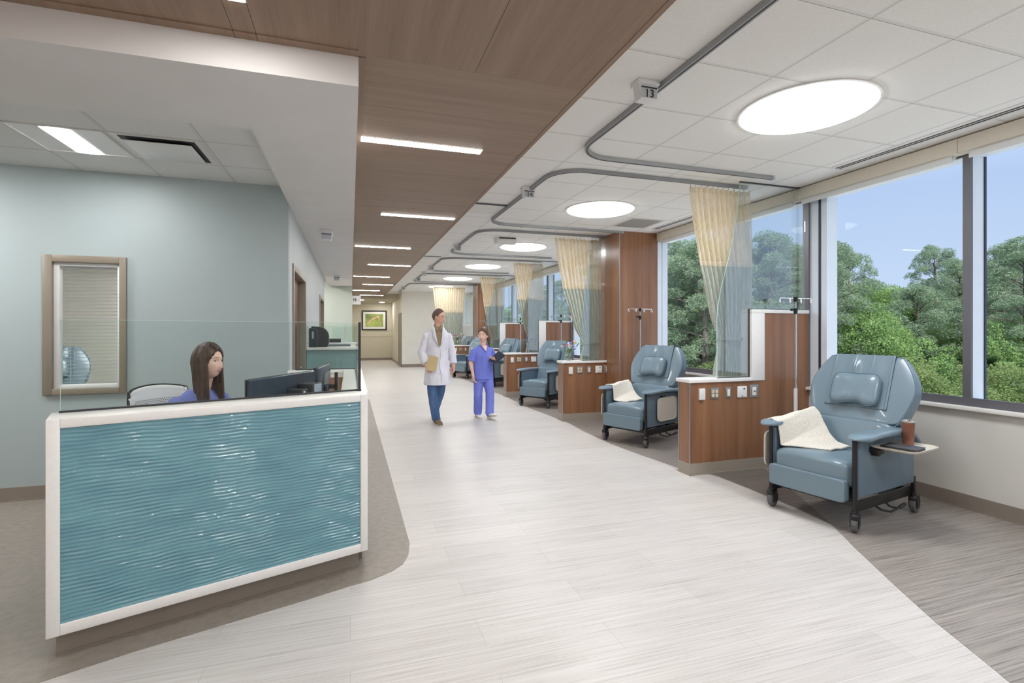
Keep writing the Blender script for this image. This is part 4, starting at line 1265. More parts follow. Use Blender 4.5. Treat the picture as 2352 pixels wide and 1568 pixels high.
# raised side tray of the nearest recliner
def raised_tray(t):
    o = []
    for a in range(0, 360, 10):
        c_, s_ = math.cos(R(a)), math.sin(R(a))
        o.append((0.158 * math.copysign(abs(c_) ** 0.32, c_), 0.20 * math.copysign(abs(s_) ** 0.32, s_)))
    n = len(o); vs = []
    cx, cy, z0 = 0.478, 0.365, 0.628
    for sc_, z in ((0.93, z0 - 0.016), (0.985, z0 - 0.008), (1.0, z0 + 0.004), (0.975, z0 + 0.004), (0.93, z0 - 0.006), (0.5, z0 - 0.006)):
        for a, b in o: vs.append((cx + a * sc_, cy + b * sc_, z))
    fs = [(j * n + i, j * n + (i + 1) % n, (j + 1) * n + (i + 1) % n, (j + 1) * n + i) for j in range(5) for i in range(n)]
    fs += [tuple(range(n - 1, -1, -1)), tuple(5 * n + i for i in range(n))]
    tr_ = MB().add(vs, fs).build('side_tray', M['tray'], t, 40)
    MB().box(0.335, 0.42, 0.17, 0.23, 0.575, 0.612).box(0.335, 0.39, 0.20, 0.24, 0.55, 0.60).build('tray_hinge', M['black'], tr_, 0, bevel=0.004)
raised_tray(REC1)
def on_rec1(x, y):
    a = R(-78.7); c_, s_ = math.cos(a), math.sin(a)
    return (3.437 + c_ * x - s_ * y, 3.066 + s_ * x + c_ * y)
tx, ty = on_rec1(0.455, 0.485)
tt = thing('tumbler', 'copper coloured insulated tumbler with a clear lid on the raised tray', 'tumbler', (tx, ty, 0.6225))
MB().lathe([(0.0, 0), (0.034, 0), (0.035, 0.004), (0.040, 0.12), (0.042, 0.165), (0.040, 0.167), (0.0, 0.167)], n=32).build('body', M['copper'], tt)
MB().lathe([(0.0405, 0.1675), (0.0425, 0.170), (0.0425, 0.180), (0.038, 0.183), (0.037, 0.178), (0.0, 0.176)], n=32).build('lid', M['chrome'], tt)
tx, ty = on_rec1(0.50, 0.30)
tt = thing('notebook', 'thin dark grey notebook lying on the raised side tray', 'notebook', (tx, ty, 0.6225), R(-78.7 + 4))
MB().box(-0.11, 0.11, -0.085, 0.085, 0, 0.0035).box(-0.11, 0.11, -0.085, 0.085, 0.0145, 0.018).box(-0.11, -0.106, -0.085, 0.085, 0.0, 0.018).build('cover', M['book'], tt, 0, bevel=0.001)
MB().box(-0.105, 0.106, -0.082, 0.082, 0.0036, 0.0144).build('pages', M['dark_plastic'], tt, 0)

# knitted throws
def throw(label, base, deg, keys, nv=26, seed=0):
    """keys: rows of (x, y0, y1, z) across the arm and the seat in recliner coordinates"""
    t = thing('throw_blanket', label, 'blanket', (base[0], base[1], 0), R(deg))
    rnd = random.Random(seed)
    def row(u):
        f = u * (len(keys) - 1); i = min(int(f), len(keys) - 2); f -= i
        f = f * f * (3 - 2 * f) * 0.4 + f * 0.6
        a, b = keys[i], keys[i + 1]
        return [a[k] + (b[k] - a[k]) * f for k in range(len(a))]
    def fn(u, v):
        r_ = row(u)
        x0, x1, y0, y1, z0, z1 = r_
        w = 0.004 * math.sin(v * 11 + u * 5) + 0.003 * math.sin(u * 17 + v * 3)
        return (x0 + (x1 - x0) * v, y0 + (y1 - y0) * v, z0 + (z1 - z0) * v + w)
    o = MB().grid(fn, 46, nv).build('cloth', M['knit'], t, 180)
    s_ = o.modifiers.new('solid', 'SOLIDIFY'); s_.thickness = 0.014; s_.offset = 0
    b_ = o.modifiers.new('sub', 'SUBSURF'); b_.levels = 1; b_.render_levels = 1
    e = MB()
    e.tube([fn(1.0, v / 20) for v in range(21)], 0.009, 6)
    e.build('edge', M['knit'], o)
# (x0, x1, y0, y1, z0, z1): front and rear edge of each row
throw('cream knitted throw draped over the arm and seat of the nearest recliner', (3.437, 3.066), -78.7,
      [(-0.40, -0.36, 0.05, 0.44, 0.715, 0.745), (-0.345, -0.31, 0.035, 0.47, 0.728, 0.79), (-0.29, -0.25, 0.03, 0.49, 0.715, 0.815),
       (-0.272, -0.20, 0.03, 0.49, 0.62, 0.77), (-0.262, -0.15, 0.03, 0.475, 0.53, 0.68), (-0.235, -0.10, 0.04, 0.46, 0.530, 0.605), (-0.12, -0.03, 0.07, 0.44, 0.538, 0.555), (0.06, 0.08, 0.16, 0.42, 0.542, 0.535)], seed=1)
throw('square folded cream throw on the recliner in front of the wood column', (3.407, 5.838), -67,
      [(-0.44, -0.42, 0.12, 0.44, 0.66, 0.70), (-0.40, -0.39, 0.12, 0.45, 0.728, 0.74), (-0.34, -0.34, 0.12, 0.46, 0.738, 0.77), (-0.28, -0.27, 0.12, 0.47, 0.728, 0.79),
       (-0.262, -0.23, 0.11, 0.47, 0.62, 0.74), (-0.25, -0.18, 0.10, 0.46, 0.54, 0.65), (-0.20, -0.10, 0.10, 0.45, 0.532, 0.58), (-0.06, -0.02, 0.12, 0.44, 0.538, 0.545)], seed=2)

# ------------------------------------------------------------------ flowers
M['leaf_green'] = mat('leaf_green', (96, 138, 58), 0.5, c2=(64, 104, 44), freq=30)
M['stem_green'] = mat('stem_green', (130, 150, 66), 0.5, freq=30)
M['dark_leaf'] = mat('dark_leaf', (58, 78, 70), 0.5)
M['pink'] = mat('petal_rose', (214, 130, 152), 0.6, c2=(196, 96, 124), freq=40)
M['pale_pink'] = mat('petal_pale', (236, 196, 208), 0.6)
M['blue_flower'] = mat('petal_blue', (150, 154, 214), 0.6, c2=(124, 128, 196), freq=60)
M['yellow'] = mat('petal_yellow', (232, 212, 92), 0.6)
M['vase_glass'] = thin_glass('vase_glass', (0.93, 0.96, 0.95), 0.02, 1.6, 0.05)
M['water'] = thin_glass('vase_water', (0.93, 0.95, 0.86), 0.0, 0.8, 0.02)
def vase(x, y, z, label, seed=3, k=1.0):
    t = thing('flower_vase', label, 'flower vase', (x, y, z))
    t.scale = (k, k, k)
    MB().lathe([(0.0, 0.0), (0.030, 0.0), (0.052, 0.025), (0.060, 0.055), (0.052, 0.09), (0.036, 0.115), (0.034, 0.13), (0.040, 0.142), (0.037, 0.142), (0.031, 0.13), (0.033, 0.115), (0.049, 0.09), (0.057, 0.055), (0.049, 0.027), (0.0, 0.006)], n=28, cap=False).build('vase', M['vase_glass'], t)
    MB().lathe([(0.0, 0.0061), (0.047, 0.027), (0.056, 0.055), (0.050, 0.084), (0.0, 0.084)], n=24).build('water', M['water'], t)
    rnd = random.Random(seed)
    heads = [(-0.125, 0.0, 0.235, 'pale_pink', 0.026), (-0.045, -0.02, 0.262, 'pink', 0.030), (-0.015, 0.02, 0.262, 'pink', 0.024), (0.045, 0.01, 0.295, 'blue_flower', 0.028),
             (0.10, 0.0, 0.315, 'pale_pink', 0.030), (0.118, -0.015, 0.29, 'yellow', 0.028), (0.075, -0.02, 0.235, 'blue_flower', 0.036), (0.055, -0.03, 0.20, 'blue_flower', 0.030),
             (-0.005, -0.03, 0.215, 'trim_white', 0.018), (-0.012, -0.02, 0.235, 'yellow', 0.016), (0.04, -0.02, 0.245, 'yellow', 0.018), (-0.03, 0.02, 0.23, 'pale_pink', 0.018)]
    for hx, hy, hz, c, r_ in heads:
        st = MB().tube([(rnd.uniform(-0.012, 0.012), rnd.uniform(-0.01, 0.01), 0.02), (hx * 0.25, hy * 0.25, 0.13), (hx * 0.9, hy * 0.9, hz - 0.02)], 0.0022, 6)
        so = st.build('stem', M['stem_green'], t)
        pm = MB()
        for q in range(9):
            a = 2 * PI * q / 9 + rnd.uniform(-.2, .2)
            tilt = rnd.uniform(0.1, 0.9)
            dx, dy = math.cos(a), math.sin(a)
            pm.squash((hx + dx * r_ * 0.45 * tilt, hy + dy * r_ * 0.45 * tilt, hz + r_ * 0.25 * (1 - tilt)), (r_ * 0.95, r_ * 0.55, r_ * 1.0), 0.9, rot=Matrix.Rotation(a, 3, 'Z'), nu=10, nv=6)
        pm.build('blossom', M[c], so, 80)
    lf = MB()
    for q in range(16):
        a = rnd.uniform(0, 2 * PI); l = rnd.uniform(0.05, 0.10); zz = rnd.uniform(0.13, 0.19)
        d = Vector((math.cos(a), math.sin(a) * 0.6, rnd.uniform(0.2, 1.0))).normalized()
        s_ = d.cross(Vector((0, 0, 1))).normalized()
        p0 = Vector((0, 0, zz - 0.02)) + d * 0.015
        w = rnd.uniform(0.009, 0.016)
        lf.add([p0, p0 + d * l * 0.5 + s_ * w + Vector((0, 0, 0.006)), p0 + d * l - Vector((0, 0, 0.006)), p0 + d * l * 0.5 - s_ * w + Vector((0, 0, 0.006))], [(0, 1, 2, 3)])
    lf.build('leaves', M['leaf_green'], t, 0)
    dl = MB()
    for (a, b, c_) in ((0.15, 0.0, 0.245), (0.175, 0.0, 0.275), (0.11, 0.0, 0.19), (-0.08, 0.0, 0.27)):
        dl.squash((a, b, c_), (0.05, 0.006, 0.014), 0.9, rot=Matrix.Rotation(R(-38 if a > 0.12 else -20), 3, 'Y'), nu=10, nv=6)
    dl.tube([(0.02, 0, 0.15), (0.10, 0, 0.21), (0.16, 0, 0.25)], 0.0018, 6)
    dl.build('dark_sprig', M['dark_leaf'], t, 80)
vase(3.44, 7.68, 0.982, 'round glass vase of pink, blue and yellow flowers on the second half wall')
vase(3.50, 17.12, 0.982, 'small far vase of flowers on the farthest half wall, beside the nurse', seed=8, k=1.25)

# ------------------------------------------------------------------ reception desk
def wave_mat():
    m, nt, b = principled('wave_panel')
    col, fac = noise_mix(nt, lin((84, 134, 150)), lin((100, 153, 164)), (1.2, 1.2, 4.5), 3, 3.0, lo=0.3, hi=0.7)
    nt.links.new(col, b.inputs['Base Color'])
    b.inputs['Roughness'].default_value = 0.35
    b.inputs['Coat Weight'].default_value = 1.0
    b.inputs['Coat Roughness'].default_value = 0.02
    return m
DA = Vector((-1.277, 2.738, 0))
DANG = math.atan2(0.515, 1.380)
DL = 1.473
desk = thing('reception_desk', 'reception desk with rippled turquoise front, white frame and glass screen on top', 'reception desk', DA, DANG)
ZT, ZB = 1.086, 0.12
fr = MB()
fr.box(0, 0.048, 0, 0.02, ZB, ZT).box(DL - 0.045, DL, 0, 0.02, ZB, ZT).box(0.048, DL - 0.045, 0, 0.02, ZT - 0.042, ZT).box(0.048, DL - 0.045, 0, 0.02, ZB, ZB + 0.05)
fr.build('front_frame', M['solid_white'], desk, 0, bevel=0.003)
def wave(u, v):
    x = 0.048 + (DL - 0.093) * u
    z = ZB + 0.05 + (ZT - ZB - 0.092) * v
    ph = 2 * PI * z / 0.0185 + 0.8 * math.sin(2 * PI * x / 0.47 + 2.2 * math.sin(z * 8.3 + 1)) + 0.5 * math.sin(2 * PI * x / 0.23 + 9.0 * z) + 0.30 * math.sin(x * 41 - z * 23) + 0.12 * math.sin(x * 83 + z * 51)
    amp = 0.0018 * (1 + 0.40 * math.sin(x * 17 + z * 41 + 1.3 * math.sin(z * 13)))
    return (x, 0.010 - amp * math.sin(ph) - 0.0006 * math.sin(2.1 * ph + x * 30), z)
MB().grid(wave, 330, 300).build('wave_panel', wave_mat(), desk, 180)
bd = MB()
bd.box(0.002, DL - 0.002, 0.0205, 0.25, ZB, ZT - 0.035)
bd.build('front_wall', M['solid_white'], desk, 0)
# world to desk coordinates for the side and rear legs
cd_, sd_ = math.cos(DANG), math.sin(DANG)
def d2(x, y):
    dx, dy = x - DA.x, y - DA.y
    return (dx * cd_ + dy * sd_, -dx * sd_ + dy * cd_)
top_pts = [(0, 0.0205), (DL - 0.001, 0.0205)] + [d2(0.107, 3.40), d2(0.107, 5.49), d2(-0.585, 5.49), d2(-0.585, 5.37), d2(-0.06, 5.37), d2(-0.06, 3.50)] + [(1.33, 0.25), (0.0, 0.25)]
tp = MB()
tp.prism(top_pts, ZT - 0.035, ZT)
tp.build('counter_top', M['solid_white'], desk, 0, bevel=0.003)
sw = MB()
sw.prism([d2(0.100, 3.262), d2(0.100, 5.485), d2(-0.02, 5.485), d2(-0.02, 3.33)], ZB, ZT - 0.036)
sw.prism([d2(0.100, 5.38), d2(0.100, 5.485), d2(-0.58, 5.485), d2(-0.58, 5.38)], ZB, ZT - 0.036)
sw.build('side_wall', M['solid_white'], desk, 0)
MB().prism([d2(-0.05, 5.365), d2(-0.05, 5.379), d2(-0.30, 5.379), d2(-0.30, 5.365)], 0.10, 1.01).build('cabinet_door', M['walnut'], desk, 0)
bs = MB().box(0.03, 1.44, 0.075, 0.25, 0.0, ZB + 0.002).box(0.03, 1.44, 0.067, 0.075, 0.0, 0.012)
bs.prism([d2(0.07, 3.42), d2(0.07, 5.485), d2(-0.03, 5.485), d2(-0.03, 3.42)], 0, ZB + 0.002)
bs.prism([d2(0.07, 5.40), d2(0.07, 5.485), d2(-0.58, 5.485), d2(-0.58, 5.40)], 0, ZB + 0.002)
bs.build('base', M['baseboard'], desk, 0)
wt = MB()
wt.prism([(0.02, 0.251), (1.20, 0.251), d2(-0.021, 3.60), d2(-0.021, 5.36), d2(-0.45, 5.36), d2(-0.45, 4.0), (0.9, 0.80), (0.02, 0.80)], 0.715, 0.745)
wt.build('worktop', M['solid_white'], desk, 0)
GY = 0.232
gl = MB()
gx0, gx1 = 0.036, d2(0.056, 3.443)[0]
gl.box(gx0, gx1, GY - 0.004, GY + 0.004, ZT + 0.003, 1.532)
gl.build('glass_screen', M['desk_glass'], desk, 0)
gs = MB()
gs.prism([d2(0.060, 3.45), d2(0.060, 5.44), d2(0.052, 5.44), d2(0.052, 3.45)], ZT + 0.003, 1.532)
gs.build('glass_screen', M['desk_glass'], desk, 0)
gs = MB()
gs.prism([d2(0.060, 5.442), d2(0.060, 5.45), d2(-0.515, 5.45), d2(-0.515, 5.442)], ZT + 0.003, 1.532)
gs.build('glass_screen', M['desk_glass'], desk, 0)
ch = MB()
ch.box(gx0 - 0.006, gx1, GY - 0.011, GY + 0.011, ZT, ZT + 0.009)
ch.prism([d2(0.067, 3.44), d2(0.067, 5.452), d2(0.045, 5.452), d2(0.045, 3.44)], ZT, ZT + 0.009)
ch.prism([d2(0.067, 5.435), d2(0.067, 5.457), d2(-0.52, 5.457), d2(-0.52, 5.435)], ZT, ZT + 0.009)
ch.prism([d2(0.064, 3.437), d2(0.064, 3.452), d2(0.048, 3.452), d2(0.048, 3.437)], ZT, 1.534)
ch.prism([d2(-0.513, 5.44), d2(-0.513, 5.452), d2(-0.519, 5.452), d2(-0.519, 5.44)], ZT, 1.534)
ch.build('glass_channel', M['dark_plastic'], desk, 0)
ge = MB()
ge.box(gx0 - 0.002, gx0, GY - 0.0042, GY + 0.0042, ZT + 0.009, 1.532).box(gx0, gx1, GY - 0.0042, GY + 0.0042, 1.532, 1.5335)
tag(ge.build('glass_edge', M['glass_edge'], desk, 0), 'pale green polished edge of the glass screen')

# monitors on the worktop
def monitor(name, label, a, b, ztop, h, lean=0.0):
    """a, b: plan positions of the two top corners; the back of the shell looks towards a x b"""
    ax, ay = a; bx, by = b
    L = math.hypot(bx - ax, by - ay); ang = math.atan2(by - ay, bx - ax)
    t = thing(name, label, 'monitor', (ax, ay, 0.745), ang)
    zt = ztop - 0.745
    MB().box(0, L, 0.0, 0.010, zt - h, zt).build('screen', M['dark_plastic'], t, 0, bevel=0.003)
    sh = MB().box(0.002, L - 0.002, -0.028, -0.0005, zt - h + 0.002, zt - 0.002)
    sh.build('shell', M['monitor'], t, 0, bevel=0.008, seg=3)
    st = MB().box(L * 0.5 - 0.03, L * 0.5 + 0.03, -0.055, -0.030, 0.012, zt - h * 0.45).box(L * 0.5 - 0.13, L * 0.5 + 0.13, -0.14, 0.08, 0.0, 0.012)
    st.build('stand', M['dark_plastic'], t, 0, bevel=0.004)
    return t, L, zt
m1, L1, z1 = monitor('monitor', 'wide dark monitor with small computers mounted on its back, in front of the receptionist', (-0.587, 3.314), (-0.268, 3.967), 1.19, 0.40)
m2, L2, z2 = monitor('monitor', 'dark monitor turned edge on, right of the wide monitor on the desk', (-0.257, 4.06), (-0.190, 4.62), 1.20, 0.37)
tb = thing('thin_client', 'silver faced mini computer mounted behind the wide monitor', 'computer', (-0.587, 3.314, 0.745), m1.rotation_euler.z)
MB().box(0.49, 0.60, -0.145, -0.0305, z1 - 0.27, z1 - 0.075).build('housing', M['dark_plastic'], tb, 0, bevel=0.006)
MB().box(0.497, 0.593, -0.150, -0.145, z1 - 0.265, z1 - 0.08).build('lid', M['silver'], tb, 0, bevel=0.003)
MB().tube([(0.545 + 0.014 * math.cos(R(a)), -0.152, z1 - 0.20 + 0.014 * math.sin(R(a))) for a in range(0, 375, 15)], 0.0016, 6).build('emblem', M['dark_plastic'], tb)
tb = thing('thin_client', 'narrow black mini computer with a white label, left of the silver one', 'computer', (-0.587, 3.314, 0.745), m1.rotation_euler.z)
MB().box(0.37, 0.45, -0.135, -0.0305, z1 - 0.27, z1 - 0.10).build('housing', M['dark_plastic'], tb, 0, bevel=0.005)
MB().box(0.385, 0.405, -0.137, -0.135, z1 - 0.25, z1 - 0.11).build('label_strip', M['white_plastic'], tb, 0)
mi_ = Matrix.Translation(m2.location) @ Matrix.Rotation(m2.rotation_euler.z, 4, 'Z')
mi_ = mi_.inverted() @ Matrix.Translation((-0.115, 4.50, 0.745))
q = MB().box(-0.012, 0.012, -0.02, 0.02, 0.0, 0.385).box(-0.065, -0.012, -0.015, 0.015, 0.25, 0.285)
arm_ = MB().add([mi_ @ Vector(v) for v in q.v], q.f).build('arm', M['black'], m2, 0, bevel=0.003)
q = MB().box(0.0125, 0.018, -0.02, 0.02, 0.0, 0.385)
tag(MB().add([mi_ @ Vector(v) for v in q.v], q.f).build('edge', M['silver'], arm_, 0), 'grey edge of the arm')

# ------------------------------------------------------------------ second work station behind
ns = thing('nurse_station', 'second work station with a teal panel and raised white ledge behind the reception desk', 'nurse station', (-0.24, 7.6, 0))
MB().box(-0.345, 0.33, 0.03, 0.15, 0.0, 1.208).build('front_panel', mat('teal_laminate', (140, 170, 170), 0.35, freq=4), ns, 0)
MB().box(-0.345, 0.36, -0.02, 0.34, 1.208, 1.245).build('ledge', M['solid_white'], ns, 0, bevel=0.003)
MB().box(0.24, 0.33, 0.15, 3.0, 0.0, 1.208).build('side_wall', M['solid_white'], ns, 0)
MB().box(-0.345, 0.33, 2.9, 3.1, 0.0, 1.208).build('rear_wall', M['blue_paint'], ns, 0)
MB().box(-0.345, 0.36, 2.85, 3.25, 1.208, 1.245).build('ledge', M['solid_white'], ns, 0, bevel=0.003)
MB().box(-0.10, 0.34, 3.02, 3.03, 1.246, 1.55).build('glass_screen', M['desk_glass'], ns, 0)
MB().box(0.12, 0.17, 3.0, 3.02, 1.246, 1.56).build('glass_post', M['trim_white'], ns, 0)
t = thing('towel_dispenser', 'large dark rounded dispenser on the white ledge of the second work station', 'dispenser', (-0.44, 7.66, 1.246))
pr = [(0.0, 0.0), (0.215, 0.0), (0.235, 0.05), (0.237, 0.16), (0.222, 0.215), (0.18, 0.265), (0.11, 0.29), (0.0, 0.295)]
MB().prism(pr, 0.0, 0.20, fn=lambda a, b, c: (a - 0.09, c, b)).build('housing', M['dark_plastic'], t, 30, bevel=0.010)
t = thing('soap_dispenser', 'smaller dark upright dispenser just left of the large rounded one', 'dispenser', (-0.545, 7.625, 1.246))
pr = [(0.0, 0.0), (0.115, 0.0), (0.118, 0.22), (0.10, 0.255), (0.06, 0.27), (0.0, 0.268)]
MB().prism(pr, 0.0, 0.05, fn=lambda a, b, c: (a - 0.01, c - 0.03, b)).build('housing', M['monitor'], t, 30, bevel=0.010)
MB().box(0.03, 0.055, -0.032, -0.0301, 0.12, 0.22).build('window_strip', M['silver'], t, 0)
t = thing('wall_bracket', 'narrow white bracket strip beside the dispensers on the second work station', 'bracket', (-0.575, 7.61, 1.246))
MB().box(-0.012, 0.014, 0.0, 0.02, 0.0, 0.30).build('strip', M['white_plastic'], t, 0)
MB().box(-0.004, 0.004, -0.002, 0.0, 0.05, 0.06).box(-0.004, 0.004, -0.002, 0.0, 0.27, 0.28).build('screws', M['dark_plastic'], t, 0)
t = thing('monitor', 'low dark monitor top on the farther ledge of the second work station', 'monitor', (-0.33, 10.62, 1.2455))
MB().box(-0.15, 0.15, 0.0, 0.04, 0.0, 0.075).build('screen', M['dark_plastic'], t, 0, bevel=0.006)

# ------------------------------------------------------------------ office chair of the receptionist
oc = thing('office_chair', 'white shelled office chair with a black edge behind the receptionist', 'office chair', (-1.12, 4.12, 0), R(52))
def shell(u, v):
    x = (-0.235 + 0.47 * u)
    z = 0.52 + 0.56 * v
    w = 1.0 - 0.06 * v - 0.10 * max(0, v - 0.85) * 4 * abs(2 * u - 1) ** 4
    y = 0.235 + 0.09 * v - 0.10 * (2 * u - 1) ** 2 * (1 - 0.3 * v)
    return (x * w, y, z - 0.03 * (2 * u - 1) ** 2 * (v > 0.9))
o = MB().grid(shell, 26, 26).build('back_shell', M['white_plastic'], oc, 80)
s_ = o.modifiers.new('solid', 'SOLIDIFY'); s_.thickness = 0.012; s_.offset = 0
bd = [shell(0, k / 12) for k in range(13)] + [shell(k / 12, 1) for k in range(1, 13)] + [shell(1, 1 - k / 12) for k in range(1, 13)]
MB().tube([(p[0], p[1] + 0.006, p[2]) for p in bd], 0.011, 8).build('back_rim', M['black'], oc)
hl = MB()
rnd = random.Random(5)
for i in range(26):
    for j in range(30):
        u = 0.12 + 0.78 * (i + 0.5 * (j % 2)) / 26; v = 0.20 + 0.62 * j / 29
        p = Vector(shell(u, v)); q = Vector(shell(u + 0.012, v)); r_ = Vector(shell(u, v + 0.012))
        nn = (q - p).cross(r_ - p).normalized()
        if nn.y > 0: nn = -nn
        p2 = p + nn * 0.0068
        a = (q - p).normalized() * 0.0052; b = (r_ - p).normalized() * 0.0045
        hl.add([p2 - a, p2 - b, p2 + a, p2 + b], [(0, 1, 2, 3)])
tag(hl.build('perforation', mat('perforation', (110, 112, 112), 0.8), o, 0), 'grey pattern of small holes')
MB().squash((0, 0.0, 0.47), (0.50, 0.48, 0.09), 0.4).build('seat', M['dark_plastic'], oc)
MB().tube([(0, 0, 0.08), (0, 0, 0.44)], 0.026, 12).build('gas_lift', M['black'], oc)
sp_ = MB()
for k in range(5):
    a = 2 * PI * k / 5
    sp_.tube([(0.02 * math.cos(a), 0.02 * math.sin(a), 0.11), (0.30 * math.cos(a), 0.30 * math.sin(a), 0.075)], [0.022, 0.014], 8)
    sp_.tube([(0.30 * math.cos(a) - 0.012, 0.30 * math.sin(a), 0.03), (0.30 * math.cos(a) + 0.012, 0.30 * math.sin(a), 0.03)], 0.03, 14)
sp_.build('star_base', M['black'], oc)
MB().tube([(0, 0.05, 0.46), (0, 0.27, 0.47), (0, 0.30, 0.62)], 0.018, 8).build('back_bracket', M['black'], oc)

# ------------------------------------------------------------------ people
def skin_mat(name, c, c2):
    m, nt, b = principled(name)
    col, fac = noise_mix(nt, lin(c2), lin(c), (1, 1, 1), 3, 14)
    nt.links.new(col, b.inputs['Base Color'])
    b.inputs['Roughness'].default_value = 0.5
    b.inputs['Subsurface Weight'].default_value = 0.08
    b.inputs['Subsurface Radius'].default_value = (0.02, 0.008, 0.004)
    return m
def fabric(name, c, c2, freq=9, bump=0.35, dist=0.02, scale=(1, 1, 0.35)):
    return mat(name, c, 0.85, c2=c2, freq=freq, bump=bump, dist=dist, scale=scale, detail=3, lo=0.3, hi=0.7)
M['skin'] = skin_mat('skin', (230, 184, 162), (222, 170, 148))
M['skin_pale'] = skin_mat('skin_pale', (238, 200, 182), (230, 188, 170))
M['lips'] = mat('lips', (196, 112, 108), 0.45)
M['eye_white'] = mat('eye_white', (224, 220, 216), 0.2)
M['iris'] = mat('iris', (58, 42, 34), 0.2)
M['hair_dark'] = mat('hair_dark', (84, 62, 50), 0.42, c2=(44, 32, 28), scale=(26, 26, 0.9), freq=6, bump=0.5, dist=0.004, lo=0.3, hi=0.6)
M['hair_short'] = mat('hair_short', (118, 100, 88), 0.75, c2=(84, 68, 60), freq=120, bump=0.4, dist=0.003)
M['hair_brown'] = mat('hair_brown', (112, 82, 64), 0.5, c2=(70, 50, 40), scale=(8, 8, 1.2), freq=14, bump=0.5, dist=0.003)
M['coat'] = fabric('lab_coat', (236, 236, 244), (222, 222, 234))
M['khaki'] = fabric('khaki_shirt', (150, 132, 104), (134, 118, 92))
M['denim'] = fabric('denim', (92, 126, 172), (58, 84, 124), freq=6)
M['scrub'] = fabric('scrubs_blue', (122, 134, 222), (108, 120, 212))
M['scrub_trouser'] = fabric('scrubs_trousers', (128, 140, 226), (114, 126, 216))
M['scrub_dark'] = fabric('scrubs_receptionist', (118, 130, 196), (102, 114, 180))
M['shoe_brown'] = mat('suede', (120, 104, 84), 0.8, c2=(104, 88, 70), freq=40)
M['sole'] = mat('shoe_sole', (206, 196, 178), 0.6)
M['shoe_white'] = mat('shoe_white', (226, 222, 218), 0.6)
M['folder'] = mat('manila', (214, 192, 146), 0.7)

def remeshed(mb, name, material, parent, voxel=0.007, smooth=4, wrinkle=0.0, wscale=0.12):
    o = mb.build(name, material, parent, 0)
    r_ = o.modifiers.new('remesh', 'REMESH')
    r_.mode = 'VOXEL'; r_.voxel_size = voxel; r_.use_smooth_shade = True
    if smooth:
        s_ = o.modifiers.new('smooth', 'SMOOTH'); s_.factor = 0.5; s_.iterations = smooth
    if wrinkle:
        tx = bpy.data.textures.new('folds', 'CLOUDS'); tx.noise_scale = wscale; tx.noise_depth = 1
        d_ = o.modifiers.new('folds', 'DISPLACE'); d_.texture = tx; d_.strength = wrinkle; d_.mid_level = 0.5; d_.texture_coords = 'LOCAL'
    return o

def head_shape(p_la, p_lo, fem=0.0):
    """radial head surface, face towards -Y, origin at the middle of the skull; returns Vector"""
    la, lo = p_la, p_lo
    cl, sl = math.cos(la), math.sin(la)
    x = 0.0745 * cl * math.sin(lo)
    y = -0.094 * cl * math.cos(lo)
    z = 0.116 * sl
    front = math.cos(lo) * cl
    if z < 0 and y < 0:                                  # the face drops straight to the chin
        t = min(1.0, -z / 0.116)
        w = max(0.0, math.cos(lo)) ** 0.7
        y = -0.094 * math.cos(lo) * (cl * (1 - w) + w * max(0.0, 1 - t ** 3.4) ** 0.62)
    if z < 0:
        t = min(1.0, -z / 0.116)
        x *= 1 - (0.34 + 0.06 * fem) * t ** 1.6
        if y > 0: y *= 1 - 0.42 * t
        else: y *= 1.0 - 0.02 * t
    else:
        t = z / 0.116
        x *= 1 + 0.05 * t * (1 - t) * 4 * 0.5
        if y > 0: y *= 1.05
    if front > 0:
        g = lambda dx, dz, sx, sz: math.exp(-(dx / sx) ** 2 - (dz / sz) ** 2)
        # flatten the plane of the face, then raise its features
        y += 0.006 * g(x, z + 0.02, 0.06, 0.07)
        f = front
        nz = min(1, max(0, (0.018 - z) / 0.046))
        if z > -0.042: y -= f * (0.003 + (0.022 - 0.004 * fem) * nz) * math.exp(-(x / (0.0060 + 0.0042 * nz)) ** 2) * (1 if z < 0.018 else math.exp(-((z - 0.018) / 0.012) ** 2))
        else: y -= f * (0.025 - 0.004 * fem) * math.exp(-(x / 0.0102) ** 2) * math.exp(-((z + 0.042) / 0.006) ** 2)
        y -= f * 0.005 * (g(x - 0.011, z + 0.034, 0.006, 0.007) + g(x + 0.011, z + 0.034, 0.006, 0.007))
        y += f * 0.011 * (g(x - 0.031, z - 0.006, 0.015, 0.011) + g(x + 0.031, z - 0.006, 0.015, 0.011))
        y -= f * (0.005 - 0.002 * fem) * (g(x - 0.026, z - 0.026, 0.024, 0.008) + g(x + 0.026, z - 0.026, 0.024, 0.008))
        y -= f * 0.005 * g(x, z + 0.060, 0.021, 0.009)
        y += f * 0.004 * g(x, z + 0.077, 0.020, 0.007)
        y -= f * 0.004 * g(x, z + 0.096, 0.020, 0.014)
        y -= f * 0.004 * (g(x - 0.042, z + 0.022, 0.020, 0.020) + g(x + 0.042, z + 0.022, 0.020, 0.020))
    return Vector((x, y, z))

def add_head(mb, T, fem=0.0, k=1.0):
    nu, nv = 96, 64
    vs = []
    for j in range(nv + 1):
        la = -PI / 2 + PI * j / nv
        for i in range(nu):
            vs.append(T @ (head_shape(la, 2 * PI * i / nu, fem) * k))
    mb.add(vs, [(j * nu + i, j * nu + (i + 1) % nu, (j + 1) * nu + (i + 1) % nu, (j + 1) * nu + i) for j in range(nv) for i in range(nu)])
    for s in (-1, 1):                                    # ears
        q = MB().squash((s * 0.076, 0.012, -0.004), (0.016, 0.036, 0.060), 0.9, nu=16, nv=12, rot=Matrix.Rotation(R(s * 22), 3, 'Z'))
        mb.add([T @ (Vector(v) * k) for v in q.v], q.f)

